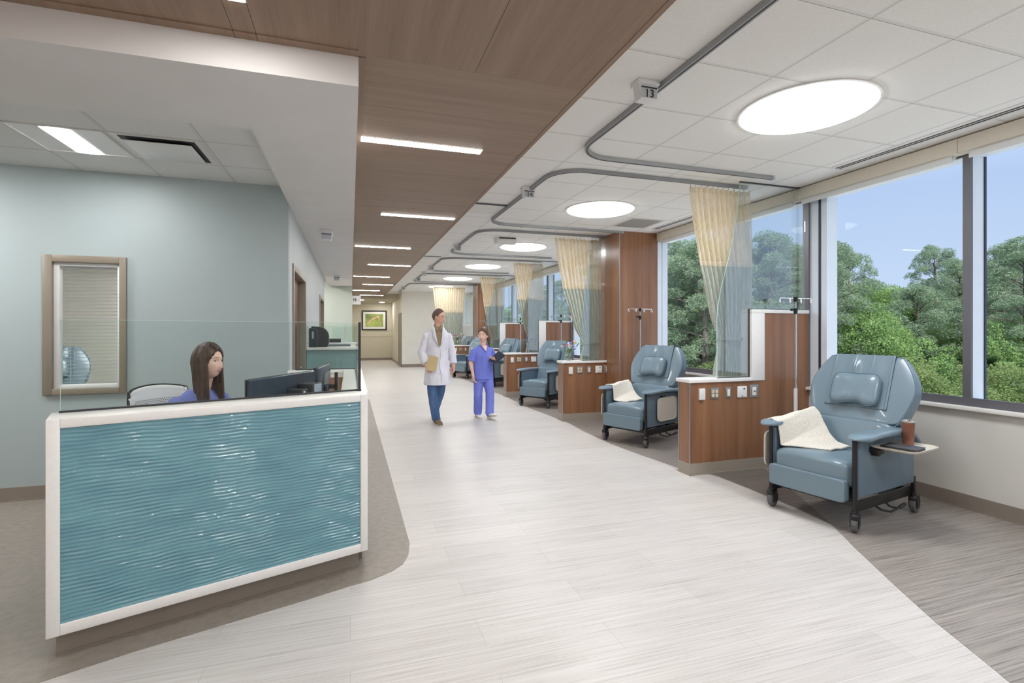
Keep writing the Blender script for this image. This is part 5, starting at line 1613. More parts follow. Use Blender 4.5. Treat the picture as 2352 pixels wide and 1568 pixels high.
def surf(x, z, fem=0.0):
    """front surface of the face at (x, z)"""
    la = math.asin(max(-0.98, min(0.98, z / 0.116))); lo = math.asin(max(-0.95, min(0.95, x / (0.0745 * max(0.2, math.cos(la))))))
    p = head_shape(la, lo, fem)
    for _ in range(12):
        la += (z - p.z) / 0.13; lo += (x - p.x) / 0.09
        p = head_shape(la, lo, fem)
    return p.y

def face_parts(parent, T, fem=0.0, k=1.0, brow='hair_dark', lips=True, glasses=False, smile=0.004, gaze=0.0):
    def put(q, name, m, par, sm=60):
        return MB().add([T @ (Vector(v) * k) for v in q.v], q.f).build(name, m, par, sm)
    for s in (-1, 1):
        ey = surf(s * 0.031, 0.006, fem)
        e = put(MB().squash((s * 0.031, ey + 0.0065, 0.006), (0.027, 0.020, 0.0125), 0.95, nu=20, nv=14), 'eye', M['eye_white'], parent, 80)
        put(MB().squash((s * 0.031 + gaze, ey - 0.0022, 0.006), (0.0120, 0.004, 0.0118), 0.95, nu=16, nv=8), 'iris', M['iris'], e, 80)
        xs = [0.0175 + 0.028 * i / 8 for i in range(9)]
        put(MB().tube([(s * x, ey - 0.0030 + 0.0075 * ((x - 0.031) / 0.014) ** 2, 0.0065 + 0.0070 * (1 - ((x - 0.031) / 0.0145) ** 2)) for x in xs], 0.0016 if fem else 0.0011, 6), 'eyelashes', M[brow], parent)
        xs = [0.013 + 0.037 * i / 8 for i in range(9)]
        bz = [0.0245 + (0.007 if fem else 0.004) * math.sin(PI * (0.15 + 0.75 * i / 8)) for i in range(9)]
        put(MB().tube([(s * x, surf(s * x, z, fem) - 0.0006, z) for x, z in zip(xs, bz)], [0.0010 + (0.0018 if fem else 0.0026) * math.sin(PI * (0.15 + 0.8 * i / 8)) for i in range(9)], 6, ry=0.8), 'eyebrow', M[brow], parent)
    if lips:
        q = MB(); n = 14
        for up in (0, 1):
            pts = []
            for i in range(n + 1):
                x = -0.023 + 0.046 * i / n
                z = -0.0600 + (0.0030 if up else -0.0036) * math.sin(PI * i / n) + smile * (2 * i / n - 1) ** 2
                pts.append((x, surf(x, z, fem) + 0.0008, z))
            q.tube(pts, [0.0008 + (0.0028 if up else 0.0034) * math.sin(PI * i / n) ** 0.7 for i in range(n + 1)], 8)
        put(q, 'lips', M['lips'], parent)
    if glasses:
        g = MB()
        fy = surf(0.031, 0.03, fem) - 0.010
        for s in (-1, 1):
            g.tube([(s * 0.032 + 0.022 * math.copysign(abs(math.cos(R(a))) ** 0.6, math.cos(R(a))), fy + 0.004 * abs(math.cos(R(a))), 0.004 + 0.015 * math.copysign(abs(math.sin(R(a))) ** 0.6, math.sin(R(a)))) for a in range(0, 375, 15)], 0.0012, 6)
            g.tube([(s * 0.054, fy + 0.004, 0.010), (s * 0.076, -0.05, 0.010), (s * 0.083, 0.005, 0.008)], 0.0014, 6)
        g.tube([(-0.010, fy - 0.002, 0.008), (0.010, fy - 0.002, 0.008)], 0.0012, 6)
        put(g, 'glasses', M['dark_plastic'], parent)

def interp(keys, x):
    x = abs(x)
    for (a, va), (b, vb) in zip(keys[:-1], keys[1:]):
        if x <= b:
            f = (x - a) / (b - a); f = f * f * (3 - 2 * f)
            return va + (vb - va) * f
    return keys[-1][1]

def hair_shell(T, k, line, thick, fem=0.0, nu=120, nv=26, long=None, ridges=0.0, top=0.008):
    """hair grown from a hairline (latitude by longitude) to the crown; long = (lo_min, z_end) lets it fall below"""
    def P(i, v, off):
        lo = -PI + 2 * PI * i / nu
        deg = math.degrees(lo)
        l0 = line(deg)
        fall = 0.0
        if long is not None:
            w = interp([(0, 0), (long[0] - 7, 0), (long[0] + 7, 1), (180, 1)], deg)
            fall = w
        v0 = 0.45
        if fall > 0.5:
            # crown to the widest part, then straight down
            if v > v0:
                f = (v - v0) / (1 - v0)
                la = R(l0 * 0 + 2) * (1 - 0); la = R(2)
                p = head_shape(la, lo, fem)
                zl = long[1] + 0.018 * math.sin(i * 1.7) + 0.012 * math.sin(i * 0.61)
                r_ = 1.0 + 0.08 * math.sin(PI * min(1, f * 1.3)) - 0.12 * f
                sway = 0.004 * math.sin(f * 7 + i * 0.2)
                q = Vector((p.x * r_ * 1.04 + sway, p.y * (1 - 0.22 * f) - 0.020 * f, p.z + (zl - p.z) * f))
                nrm = Vector((p.x, p.y * 0.7, 0)).normalized()
            else:
                la = R(2 + (88 - 2) * (1 - v / v0))
                p = head_shape(la, lo, fem); q = Vector((p.x * (1 + 0.04 * v / v0), max(p.y, -0.094), p.z))
                nrm = Vector((p.x / 0.0745 ** 2, p.y / 0.094 ** 2, p.z / 0.116 ** 2)).normalized()
        else:
            la = R(l0 + (89 - l0) * (1 - v))
            p = head_shape(la, lo, fem); q = Vector((p.x, max(p.y, -0.094), p.z))
            nrm = Vector((p.x / 0.0745 ** 2, p.y / 0.094 ** 2, p.z / 0.116 ** 2)).normalized()
        o = 0.0
        if off:
            ed = min(1.0, (1 - v) * 9) if fall <= 0.5 else 1.0
            o = thick * ed ** 0.5 + top * max(0, nrm.z) ** 2 + ridges * (math.sin(i * 2.4 + 2.0 * math.sin(v * 5)) + 0.6 * math.sin(i * 4.1 + 1.3)) * min(1, v * 3)
        return T @ ((q + nrm * o) * k)
    mb_ = MB()
    outer = [[P(i, j / (nv - 1), 1) for i in range(nu)] for j in range(nv)]
    inner = [[P(i, j / (nv - 1), 0) for i in range(nu)] for j in range(nv)]
    vs = [p for r_ in outer for p in r_] + [p for r_ in inner for p in r_]
    N = nu * nv
    fs = []
    for j in range(nv - 1):
        for i in range(nu):
            i2 = (i + 1) % nu
            fs.append((j * nu + i, j * nu + i2, (j + 1) * nu + i2, (j + 1) * nu + i))
            fs.append((N + j * nu + i, N + (j + 1) * nu + i, N + (j + 1) * nu + i2, N + j * nu + i2))
    j = nv - 1
    for i in range(nu):
        i2 = (i + 1) % nu
        fs.append((j * nu + i, j * nu + i2, N + j * nu + i2, N + j * nu + i))
    return mb_.add(vs, fs)

def sleeve(mb, pts, rs):
    """sleeve with a rounded shoulder and an open, flat cuff"""
    for a, b, ra, rb in zip(pts[:-2], pts[1:-1], rs[:-2], rs[1:-1]):
        mb.capsule(a, b, ra, rb, 18)
    mb.capsule(pts[-2], Vector(pts[-2]).lerp(Vector(pts[-1]), 0.35), rs[-2], rs[-2] * 0.65 + rs[-1] * 0.35, 18)
    mb.tube([pts[-2], pts[-1]], [rs[-2], rs[-1]], 18)

def add_hand(mb, wrist, d, n, thumb_side, curl=0.5, k=1.0):
    """palm and five fingers; d along the fingers, n out of the palm (fingers curl towards n)"""
    d = Vector(d).normalized(); n = Vector(n); n = (n - d * n.dot(d)).normalized()
    s = d.cross(n).normalized() * thumb_side
    w = Vector(wrist)
    for q in (-0.026, -0.009, 0.009, 0.026):
        mb.capsule(w + s * q * 0.7 * k + d * 0.012 * k, w + s * q * k + d * 0.072 * k, 0.0155 * k, 0.0125 * k, 10)
    mb.capsule(w - d * 0.02 * k, w + d * 0.03 * k, 0.024 * k, 0.026 * k, 12)
    lens = (0.070, 0.080, 0.074, 0.058)
    for i, q in enumerate((0.030, 0.010, -0.011, -0.031)):
        p = w + s * q * k + d * 0.082 * k
        a = 0.15 + curl * 0.35 + 0.05 * i
        L = lens[i] * k
        dirn = (d + s * (0.10 - 0.07 * i)).normalized()
        for seg, fr_ in enumerate((0.45, 0.31, 0.24)):
            v = (dirn * math.cos(a) + n * math.sin(a)).normalized()
            p2 = p + v * L * fr_
            mb.capsule(p, p2, (0.0098 - 0.0012 * seg) * k, (0.0090 - 0.0012 * seg) * k, 8)
            p = p2; a += curl * 0.75
    p = w + s * 0.030 * k + d * 0.022 * k
    for seg, (L, a) in enumerate(((0.042, 0.75), (0.032, 0.45), (0.026, 0.25))):
        v = (d * math.cos(a) + s * math.sin(a) + n * (0.25 + 0.25 * curl)).normalized()
        p2 = p + v * L * k
        mb.capsule(p, p2, (0.0135 - 0.0018 * seg) * k, (0.0115 - 0.0018 * seg) * k, 8)
        p = p2

def limb(mb, pts, rs, n=16):
    for a, b, ra, rb in zip(pts[:-1], pts[1:], rs[:-1], rs[1:]):
        mb.capsule(a, b, ra, rb, n)

def shoe(parent, name, at, fwd, m_up, m_sole, k=1.0, pitch=0.0):
    a = math.atan2(fwd[0], -fwd[1])
    rot = Matrix.Rotation(a, 4, 'Z') @ Matrix.Rotation(R(pitch), 4, 'X')
    T = Matrix.Translation(at) @ rot
    q = MB()
    secs = []
    for i in range(13):
        u = i / 12
        y = 0.085 - 0.285 * u
        w = 0.034 + 0.013 * math.sin(PI * min(1, u * 1.15)) + (0.006 if 0.55 < u < 0.85 else 0)
        if u > 0.9: w *= 1 - (u - 0.9) * 4.5
        if u < 0.06: w *= 0.75
        h = 0.085 - 0.055 * max(0, (u - 0.3)) / 0.7 if u > 0.3 else 0.085
        secs.append((y, w, max(0.028, h)))
    vs = []; nn = 16
    for y, w, h in secs:
        for kx in range(nn):
            an = 2 * PI * kx / nn
            c_, s_ = math.cos(an), math.sin(an)
            vs.append(Vector((w * math.copysign(abs(c_) ** 0.7, c_), y, 0.018 + (h - 0.018) * (0.5 + 0.5 * math.copysign(abs(s_) ** 0.8, s_)))))
    fs = [(j * nn + i, j * nn + (i + 1) % nn, (j + 1) * nn + (i + 1) % nn, (j + 1) * nn + i) for j in range(12) for i in range(nn)]
    fs += [tuple(range(nn - 1, -1, -1)), tuple(12 * nn + i for i in range(nn))]
    s_o = MB().add([T @ (v * k) for v in vs], fs).build(name, m_up, parent, 60)
    out = [(w * 1.06, y) for y, w, h in secs] + [(-w * 1.06, y) for y, w, h in reversed(secs)]
    q = MB().prism(out, 0.0, 0.022)
    MB().add([T @ (Vector(v) * k) for v in q.v], q.f).build('sole', m_sole, s_o, 40)
    return s_o

def head_T(c, yaw, pitch=0, roll=0):
    return Matrix.Translation(c) @ Matrix.Rotation(R(yaw), 4, 'Z') @ Matrix.Rotation(R(pitch), 4, 'X') @ Matrix.Rotation(R(roll), 4, 'Y')

# ---- doctor, walking towards the viewer, looking to his left
doc = thing('person', 'man in a white lab coat, jeans and glasses walking with a folder in his hand', 'person', (1.335, 8.10, 0), R(3))
body = MB()
HC = (0.012, -0.02, 1.695)
TH = head_T(HC, 54, 4)
add_head(body, TH, 0, 1.07)
limb(body, [(0, 0.02, 1.50), (0.008, -0.005, 1.62)], [0.064, 0.060])
body.loft([((0, 0.02, 0.90), 0.15, 0.10), ((0, 0.02, 1.05), 0.15, 0.10), ((0, 0.01, 1.25), 0.17, 0.11), ((0, 0.02, 1.38), 0.18, 0.09), ((0, 0.02, 1.47), 0.11, 0.06)])
RS, RE, RW = (-0.180, 0.02, 1.385), (-0.256, 0.03, 1.13), (-0.205, -0.10, 0.93)
LS, LE, LW = (0.180, 0.02, 1.385), (0.256, 0.06, 1.14), (0.262, 0.00, 0.91)
limb(body, [RS, RE, RW], [0.052, 0.042, 0.028]); limb(body, [LS, LE, LW], [0.052, 0.042, 0.028])
add_hand(body, RW, (0.30, -0.25, -0.90), (0.9, 0.1, 0.2), -1, 0.75, 1.02)
add_hand(body, LW, (-0.02, -0.08, -1.0), (-1.0, -0.1, 0.0), 1, 0.45, 1.02)
HL, KL, AL = (-0.085, 0.02, 0.92), (-0.105, -0.10, 0.50), (-0.045, -0.11, 0.09)     # his right leg, leading
HR, KR, AR = (0.085, 0.02, 0.92), (0.065, 0.10, 0.50), (0.035, 0.42, 0.13)
limb(body, [HL, KL, AL], [0.085, 0.055, 0.036]); limb(body, [HR, KR, AR], [0.085, 0.055, 0.036])
remeshed(body, 'body', M['skin'], doc, 0.0040, 1)
face_parts(doc, TH, 0, 1.07, 'hair_short', glasses=True, smile=0.006, gaze=0.002)
HL_M = [(0, 43), (25, 44), (42, 34), (58, 30), (72, 14), (82, 4), (92, 6), (104, -6), (125, -26), (180, -34)]
hair_shell(TH, 1.07, lambda d: interp(HL_M, d), 0.0065, 0, ridges=0.0004, top=0.010).build('hair', M['hair_short'], doc, 60)
sh = MB()
sh.loft([((0, 0.02, 1.30), 0.150, 0.110), ((0, 0.015, 1.42), 0.120, 0.095), ((0, 0.012, 1.50), 0.086, 0.080), ((0.004, 0.010, 1.545), 0.076, 0.076)])
remeshed(sh, 'shirt', M['khaki'], doc, 0.007, 2)
co = MB()
co.loft([((-0.010, 0.0, 0.62), 0.215, 0.220), ((-0.005, 0.005, 0.80), 0.202, 0.188), ((0, 0.015, 1.0), 0.182, 0.145), ((0, 0.015, 1.15), 0.176, 0.135), ((0, 0.01, 1.28), 0.188, 0.135), ((0, 0.015, 1.36), 0.196, 0.120), ((0, 0.02, 1.42), 0.185, 0.102), ((0, 0.025, 1.475), 0.150, 0.090), ((0, 0.028, 1.520), 0.114, 0.080), ((0, 0.038, 1.562), 0.090, 0.068), ((0, 0.048, 1.592), 0.076, 0.056)], 44)
sleeve(co, [RS, RE, (-0.214, -0.078, 0.955)], [0.060, 0.060, 0.056])
sleeve(co, [LS, LE, (0.262, 0.003, 0.945)], [0.060, 0.060, 0.056])
coat = remeshed(co, 'lab_coat', M['coat'], doc, 0.007, 2, 0.012, 0.09)
# open front and lapels
lp = MB()
def front_y(z):
    for (z0, y0), (z1, y1) in zip(((0.60, -0.220), (0.80, -0.183), (1.0, -0.130), (1.15, -0.120), (1.28, -0.125), (1.36, -0.105), (1.42, -0.082), (1.52, -0.05)), ((0.80, -0.183), (1.0, -0.130), (1.15, -0.120), (1.28, -0.125), (1.36, -0.105), (1.42, -0.082), (1.52, -0.05), (1.6, -0.02))):
        if z <= z1: return y0 + (y1 - y0) * (z - z0) / (z1 - z0) - 0.012
    return -0.03
for s in (-1, 1):
    lp.add([(s * 0.015, front_y(1.22) - 0.004, 1.22), (s * 0.052, front_y(1.29) - 0.006, 1.29), (s * 0.105, front_y(1.37) + 0.016, 1.37), (s * 0.104, front_y(1.44) + 0.026, 1.45), (s * 0.090, -0.010, 1.590), (s * 0.066, front_y(1.50) - 0.004, 1.525), (s * 0.042, front_y(1.36) - 0.012, 1.36)], [(0, 1, 2, 6), (2, 3, 5, 6), (3, 4, 5)])
lo_ = lp.build('lapels', M['coat'], coat, 60)
sx = lo_.modifiers.new('solid', 'SOLIDIFY'); sx.thickness = 0.008
pk = MB()
pk.tube([(0.012 + 0.012 * math.sin(k), front_y(0.64 + 0.6 * k / 10) - 0.004, 0.64 + 0.6 * k / 10) for k in range(11)], 0.006, 6)
pk.build('front_seam', M['coat'], coat)
MB().add([(0.10, front_y(0.98) + 0.020, 0.86), (0.185, front_y(0.98) + 0.075, 0.86), (0.182, front_y(1.0) + 0.075, 1.00), (0.10, front_y(1.0) + 0.018, 1.00)], [(0, 1, 2, 3)]).build('pocket', M['coat'], coat, 0)
vt = MB().add([(-0.014, front_y(1.23) - 0.003, 1.23), (0.014, front_y(1.23) - 0.003, 1.23), (0.056, front_y(1.42) - 0.004, 1.42), (0.05, -0.074, 1.50), (-0.05, -0.074, 1.50), (-0.056, front_y(1.42) - 0.004, 1.42)], [(0, 1, 2, 5), (2, 3, 4, 5)])
vt.build('shirt_front', M['khaki'], doc, 0)
cl = MB()
for s in (-1, 1):
    cl.add([(s * 0.004, -0.090, 1.480), (s * 0.044, -0.094, 1.455), (s * 0.082, -0.050, 1.520), (s * 0.074, -0.015, 1.580), (s * 0.036, -0.072, 1.560)], [(0, 1, 2, 3, 4)])
ccl = cl.build('collar', M['khaki'], doc, 40)
sx = ccl.modifiers.new('solid', 'SOLIDIFY'); sx.thickness = 0.006
jn = MB()
jn.loft([((0, 0.02, 0.80), 0.160, 0.115), ((0, 0.02, 1.0), 0.150, 0.105)])
limb(jn, [HL, KL, (-0.050, -0.10, 0.10)], [0.100, 0.078, 0.068]); limb(jn, [HR, KR, (0.040, 0.385, 0.15)], [0.100, 0.078, 0.066])
remeshed(jn, 'jeans', M['denim'], doc, 0.007, 2, 0.011, 0.09)
shoe(doc, 'shoe', (-0.040, -0.125, 0.0), (0.12, -1, 0), M['shoe_brown'], M['sole'], 1.05)
shoe(doc, 'shoe', (0.040, 0.40, 0.045), (0.15, -1, 0), M['shoe_brown'], M['sole'], 1.05, 24)
tf_ = thing('folder', 'plain manila folder held in the right hand of the man in the lab coat', 'folder', (1.335, 8.10, 0), R(3))
fo = MB()
rot = Matrix.Rotation(R(10), 3, 'Y') @ Matrix.Rotation(R(-28), 3, 'Z')
fo.obox((-0.125, -0.178, 0.965), (0.165, 0.006, 0.235), rot)
fo.build('cover', M['folder'], tf_, 0)
pp = MB().obox((-0.1245, -0.1715, 0.962), (0.155, 0.005, 0.222), rot)
pp.build('papers', M['trim_white'], tf_, 0)

# ---- nurse in blue scrubs
nur = thing('person', 'smiling young woman in bright blue scrubs and white shoes, holding a tablet', 'person', (2.135, 8.27, 0), R(8))
body = MB()
TH = head_T((-0.012, -0.02, 1.400), -42, 2, 4)
add_head(body, TH, 1, 1.05)
limb(body, [(0, 0.02, 1.18), (-0.004, 0.0, 1.31)], [0.050, 0.048])
body.loft([((0, 0.01, 0.72), 0.15, 0.105), ((0, 0.01, 0.9), 0.125, 0.09), ((0, 0.01, 1.05), 0.14, 0.10), ((0, 0.02, 1.14), 0.14, 0.078), ((0, 0.02, 1.20), 0.09, 0.058)])
RS, RE, RW = (-0.148, 0.02, 1.145), (-0.215, 0.03, 0.94), (-0.195, -0.03, 0.74)
LS, LE, LW = (0.148, 0.02, 1.145), (0.222, 0.05, 0.955), (0.150, -0.17, 0.985)
limb(body, [RS, RE, RW], [0.042, 0.035, 0.023]); limb(body, [LS, LE, LW], [0.042, 0.036, 0.024])
add_hand(body, RW, (0.12, -0.10, -1.0), (1.0, -0.2, 0.1), -1, 0.35, 0.92)
add_hand(body, LW, (-0.55, -0.45, 0.15), (0.3, 0.1, 0.9), 1, 0.55, 0.92)
HL, KL, AL = (-0.075, 0.01, 0.76), (-0.085, 0.02, 0.42), (-0.045, 0.13, 0.09)
HR, KR, AR = (0.075, 0.01, 0.76), (0.085, -0.09, 0.43), (0.075, -0.10, 0.09)
limb(body, [HL, KL, AL], [0.080, 0.050, 0.032]); limb(body, [HR, KR, AR], [0.080, 0.050, 0.032])
remeshed(body, 'body', M['skin_pale'], nur, 0.0038, 1)
face_parts(nur, TH, 1, 1.05, 'hair_brown', smile=0.009, gaze=-0.003)
HL_F = [(0, 40), (22, 36), (40, 26), (56, 14), (70, 4), (84, -2), (98, -12), (120, -32), (180, -40)]
hair_shell(TH, 1.05, lambda d: interp(HL_F, d), 0.011, 1, ridges=0.0009, top=0.012).build('hair', M['hair_brown'], nur, 60)
pt_ = MB()
limb(pt_, [TH @ Vector((0.02, 0.088, 0.01)), TH @ Vector((0.055, 0.120, -0.05)), TH @ Vector((0.085, 0.11, -0.14)), TH @ Vector((0.10, 0.09, -0.19))], [0.026, 0.030, 0.024, 0.008])
pt_.build('ponytail', M['hair_brown'], nur, 80)
sc = MB()
sc.loft([((0.004, 0.01, 0.665), 0.182, 0.135), ((0.002, 0.01, 0.80), 0.172, 0.128), ((0, 0.0, 0.95), 0.158, 0.122), ((0, 0.0, 1.06), 0.160, 0.125), ((0, 0.012, 1.13), 0.160, 0.102), ((0, 0.018, 1.18), 0.135, 0.085), ((0, 0.022, 1.215), 0.098, 0.070), ((0, 0.024, 1.235), 0.072, 0.058)], 40)
sleeve(sc, [RS, (-0.175, 0.024, 1.07), (-0.212, 0.030, 0.975)], [0.052, 0.058, 0.066]); sleeve(sc, [LS, (0.178, 0.030, 1.07), (0.214, 0.046, 0.975)], [0.052, 0.058, 0.066])
top = remeshed(sc, 'scrub_top', M['scrub'], nur, 0.006, 2, 0.011, 0.09)
nk = MB().add([(-0.056, -0.052, 1.243), (0.056, -0.052, 1.243), (0.0, -0.125, 1.155)], [(0, 2, 1)])
vn = MB().tube([(-0.066, -0.020, 1.238), (-0.040, -0.070, 1.200), (0.0, -0.118, 1.130), (0.040, -0.070, 1.200), (0.066, -0.020, 1.238)], 0.006, 6)
vn.build('neck_band', M['scrub'], top)
tag(MB().add([(-0.052, -0.052, 1.222), (0.0, -0.124, 1.138), (0.052, -0.052, 1.222), (0.0, -0.045, 1.245)], [(0, 1, 2, 3)]).build('neckline', M['skin_pale'], top, 0), 'bare skin at the v neck')
pk = MB().add([(-0.135, -0.108, 0.70), (-0.03, -0.136, 0.70), (-0.03, -0.134, 0.82), (-0.135, -0.104, 0.82)], [(0, 1, 2, 3)])
tr_ = MB()
tr_.loft([((0, 0.01, 0.62), 0.150, 0.110), ((0, 0.01, 0.78), 0.145, 0.105)])
limb(tr_, [HL, KL, (-0.050, 0.12, 0.10)], [0.092, 0.074, 0.072]); limb(tr_, [HR, KR, (0.078, -0.09, 0.10)], [0.092, 0.074, 0.072])
remeshed(tr_, 'scrub_trousers', M['scrub_trouser'], nur, 0.007, 2, 0.010, 0.09)
shoe(nur, 'shoe', (-0.045, 0.14, 0.0), (-0.05, -1, 0), M['shoe_white'], M['sole'], 0.92)
shoe(nur, 'shoe', (0.08, -0.13, 0.028), (0.15, -1, 0), M['shoe_white'], M['sole'], 0.92, -14)
tb = thing('tablet', 'dark tablet computer held against the waist by the woman in blue scrubs', 'tablet', (2.135, 8.27, 0), R(8))
rot = Matrix.Rotation(R(-38), 3, 'Y') @ Matrix.Rotation(R(38), 3, 'X')
MB().obox((0.160, -0.215, 1.03), (0.24, 0.16, 0.010), rot).build('shell', M['dark_plastic'], tb, 0, bevel=0.003)
MB().obox(Vector((0.160, -0.215, 1.03)) + rot @ Vector((0, 0, 0.0056)), (0.215, 0.14, 0.001), rot).build('screen', M['monitor'], tb, 0)

# ---- receptionist, seated behind the desk
rec = thing('person', 'woman with long dark hair in blue scrubs seated behind the reception desk', 'person', (-1.00, 4.02, 0), R(48))
body = MB()
RC = Vector((-1.00, 4.02, 0))
ci, si = math.cos(-R(48)), math.sin(-R(48))
def rl(x, y, z):                                         # world to her own frame
    dx, dy = x - RC.x, y - RC.y
    return Vector((ci * dx - si * dy, si * dx + ci * dy, z))
HCr = rl(-0.938, 3.975, 1.262)
TH = head_T(HCr, 18, -1, 0)
add_head(body, TH, 1, 1.0)
nb = rl(-0.985, 4.01, 1.06)
limb(body, [nb, HCr + Vector((0, 0.015, -0.07))], [0.050, 0.046])
body.loft([((0, 0.02, 0.52), 0.17, 0.12), ((0, 0.02, 0.70), 0.135, 0.10), ((0, 0.0, 0.88), 0.15, 0.105), ((0, 0.0, 0.98), 0.14, 0.075), ((0, 0.0, 1.04), 0.09, 0.055)])
RS, RE, RW = (-0.158, 0.0, 0.985), (-0.215, -0.08, 0.78), (-0.12, -0.30, 0.78)
LS, LE, LW = (0.158, 0.0, 0.985), (0.215, -0.06, 0.78), (0.12, -0.29, 0.78)
limb(body, [RS, RE, RW], [0.045, 0.037, 0.024]); limb(body, [LS, LE, LW], [0.045, 0.037, 0.024])
add_hand(body, RW, (0.1, -1, 0), (0, 0, -1), 1, 0.3, 0.92); add_hand(body, LW, (-0.1, -1, 0), (0, 0, -1), -1, 0.3, 0.92)
for s in (-1, 1):
    limb(body, [(s * 0.09, 0.0, 0.56), (s * 0.12, -0.40, 0.56), (s * 0.12, -0.42, 0.10)], [0.085, 0.058, 0.036])
remeshed(body, 'body', M['skin_pale'], rec, 0.0035, 1)
face_parts(rec, TH, 1, 1.0, 'hair_dark', smile=0.007, gaze=0.002)
HL_L = [(0, 40), (20, 35), (38, 22), (50, 10), (60, -6), (75, -30), (180, -45)]
hair = hair_shell(TH, 1.0, lambda d: interp(HL_L, d), 0.014, 1, nu=300, nv=60, long=(60, -0.325), ridges=0.0011, top=0.012).build('hair', M['hair_dark'], rec, 80)
sc = MB()
sc.loft([((0, 0.01, 0.50), 0.185, 0.14), ((0, 0.01, 0.70), 0.155, 0.12), ((0, -0.005, 0.86), 0.165, 0.125), ((0, 0.0, 0.96), 0.178, 0.108), ((0, 0.0, 1.01), 0.150, 0.092), ((0, 0.002, 1.045), 0.115, 0.078), ((0, 0.005, 1.07), 0.082, 0.066)], 40)
sleeve(sc, [RS, (-0.185, -0.02, 0.90), (-0.212, -0.05, 0.80)], [0.056, 0.064, 0.070]); sleeve(sc, [LS, (0.185, -0.02, 0.90), (0.212, -0.05, 0.80)], [0.056, 0.064, 0.070])
remeshed(sc, 'scrub_top', M['scrub_dark'], rec, 0.006, 2, 0.010, 0.09)
tr_ = MB()
for s in (-1, 1):
    limb(tr_, [(s * 0.09, 0.02, 0.56), (s * 0.12, -0.40, 0.57), (s * 0.12, -0.42, 0.12)], [0.10, 0.08, 0.07])
remeshed(tr_, 'scrub_trousers', M['scrub_dark'], rec, 0.01, 2)
for s in (-1, 1):
    shoe(rec, 'shoe', (s * 0.12, -0.45, 0.0), (0, -1, 0), M['shoe_white'], M['sole'], 0.92)

# ------------------------------------------------------------------ outside: ground and trees
GZ = -9.0
struct('ground', MB().box(WX + 0.3, 140, -60, 160, GZ - 0.2, GZ), mat('grass_ground', (74, 98, 52), 0.9, c2=(56, 78, 40), freq=1.2))
def leaf_mat(name, c, c2, trans=0.35):
    m = bpy.data.materials.new(name)
    m.use_nodes = True
    nt = m.node_tree
    nt.nodes.clear()
    o = nt.nodes.new('ShaderNodeOutputMaterial')
    col, fac = noise_mix(nt, lin(c2), lin(c), (1, 1, 1), 3, 1.3, lo=0.3, hi=0.7)
    d = nt.nodes.new('ShaderNodeBsdfDiffuse'); t = nt.nodes.new('ShaderNodeBsdfTranslucent')
    nt.links.new(col, d.inputs[0]); nt.links.new(col, t.inputs[0])
    mx = nt.nodes.new('ShaderNodeMixShader'); mx.inputs[0].default_value = trans
    nt.links.new(d.outputs[0], mx.inputs[1]); nt.links.new(t.outputs[0], mx.inputs[2])
    nt.links.new(mx.outputs[0], o.inputs[0])
    return m
M['pine_leaf'] = leaf_mat('pine_needles', (156, 174, 146), (122, 142, 118), 0.4)
M['oak_leaf'] = leaf_mat('broad_leaves', (158, 184, 124), (118, 150, 94), 0.45)
M['bush_leaf'] = leaf_mat('bush_leaves', (150, 166, 112), (110, 130, 84), 0.45)
M['bark'] = mat('bark', (132, 122, 118), 0.9, c2=(92, 82, 78), scale=(6, 6, 1), freq=3, bump=0.6, dist=0.03)

def blobs_to_leaves(blobs, per, size, seed, thin=0.5):
    rnd = random.Random(seed)
    vs, fs = [], []
    for (c, r_) in blobs:
        n = int(per * r_ ** 1.6)
        for _ in range(n):
            z = rnd.uniform(-0.55, 1); a = rnd.uniform(0, 2 * PI); q = math.sqrt(max(0, 1 - z * z))
            rr = r_ * rnd.uniform(0.62, 1.05)
            p = (c[0] + rr * q * math.cos(a), c[1] + rr * q * math.sin(a), c[2] + rr * z * 0.72)
            s = size * rnd.uniform(0.6, 1.35)
            ux, uy, uz = rnd.gauss(0, 1), rnd.gauss(0, 1), rnd.gauss(0, 0.7)
            l = math.sqrt(ux * ux + uy * uy + uz * uz) + 1e-6
            ux, uy, uz = ux / l * s, uy / l * s, uz / l * s
            wx, wy, wz = rnd.gauss(0, 1), rnd.gauss(0, 1), rnd.gauss(0, 1)
            cx, cy, cz = uy * wz - uz * wy, uz * wx - ux * wz, ux * wy - uy * wx
            l = math.sqrt(cx * cx + cy * cy + cz * cz) + 1e-6
            k = s * thin / l
            cx, cy, cz = cx * k, cy * k, cz * k
            o = len(vs)
            vs += [(p[0] - ux, p[1] - uy, p[2] - uz), (p[0] + cx, p[1] + cy, p[2] + cz), (p[0] + ux, p[1] + uy, p[2] + uz), (p[0] - cx, p[1] - cy, p[2] - cz)]
            fs.append((o, o + 1, o + 2, o + 3))
    return vs, fs

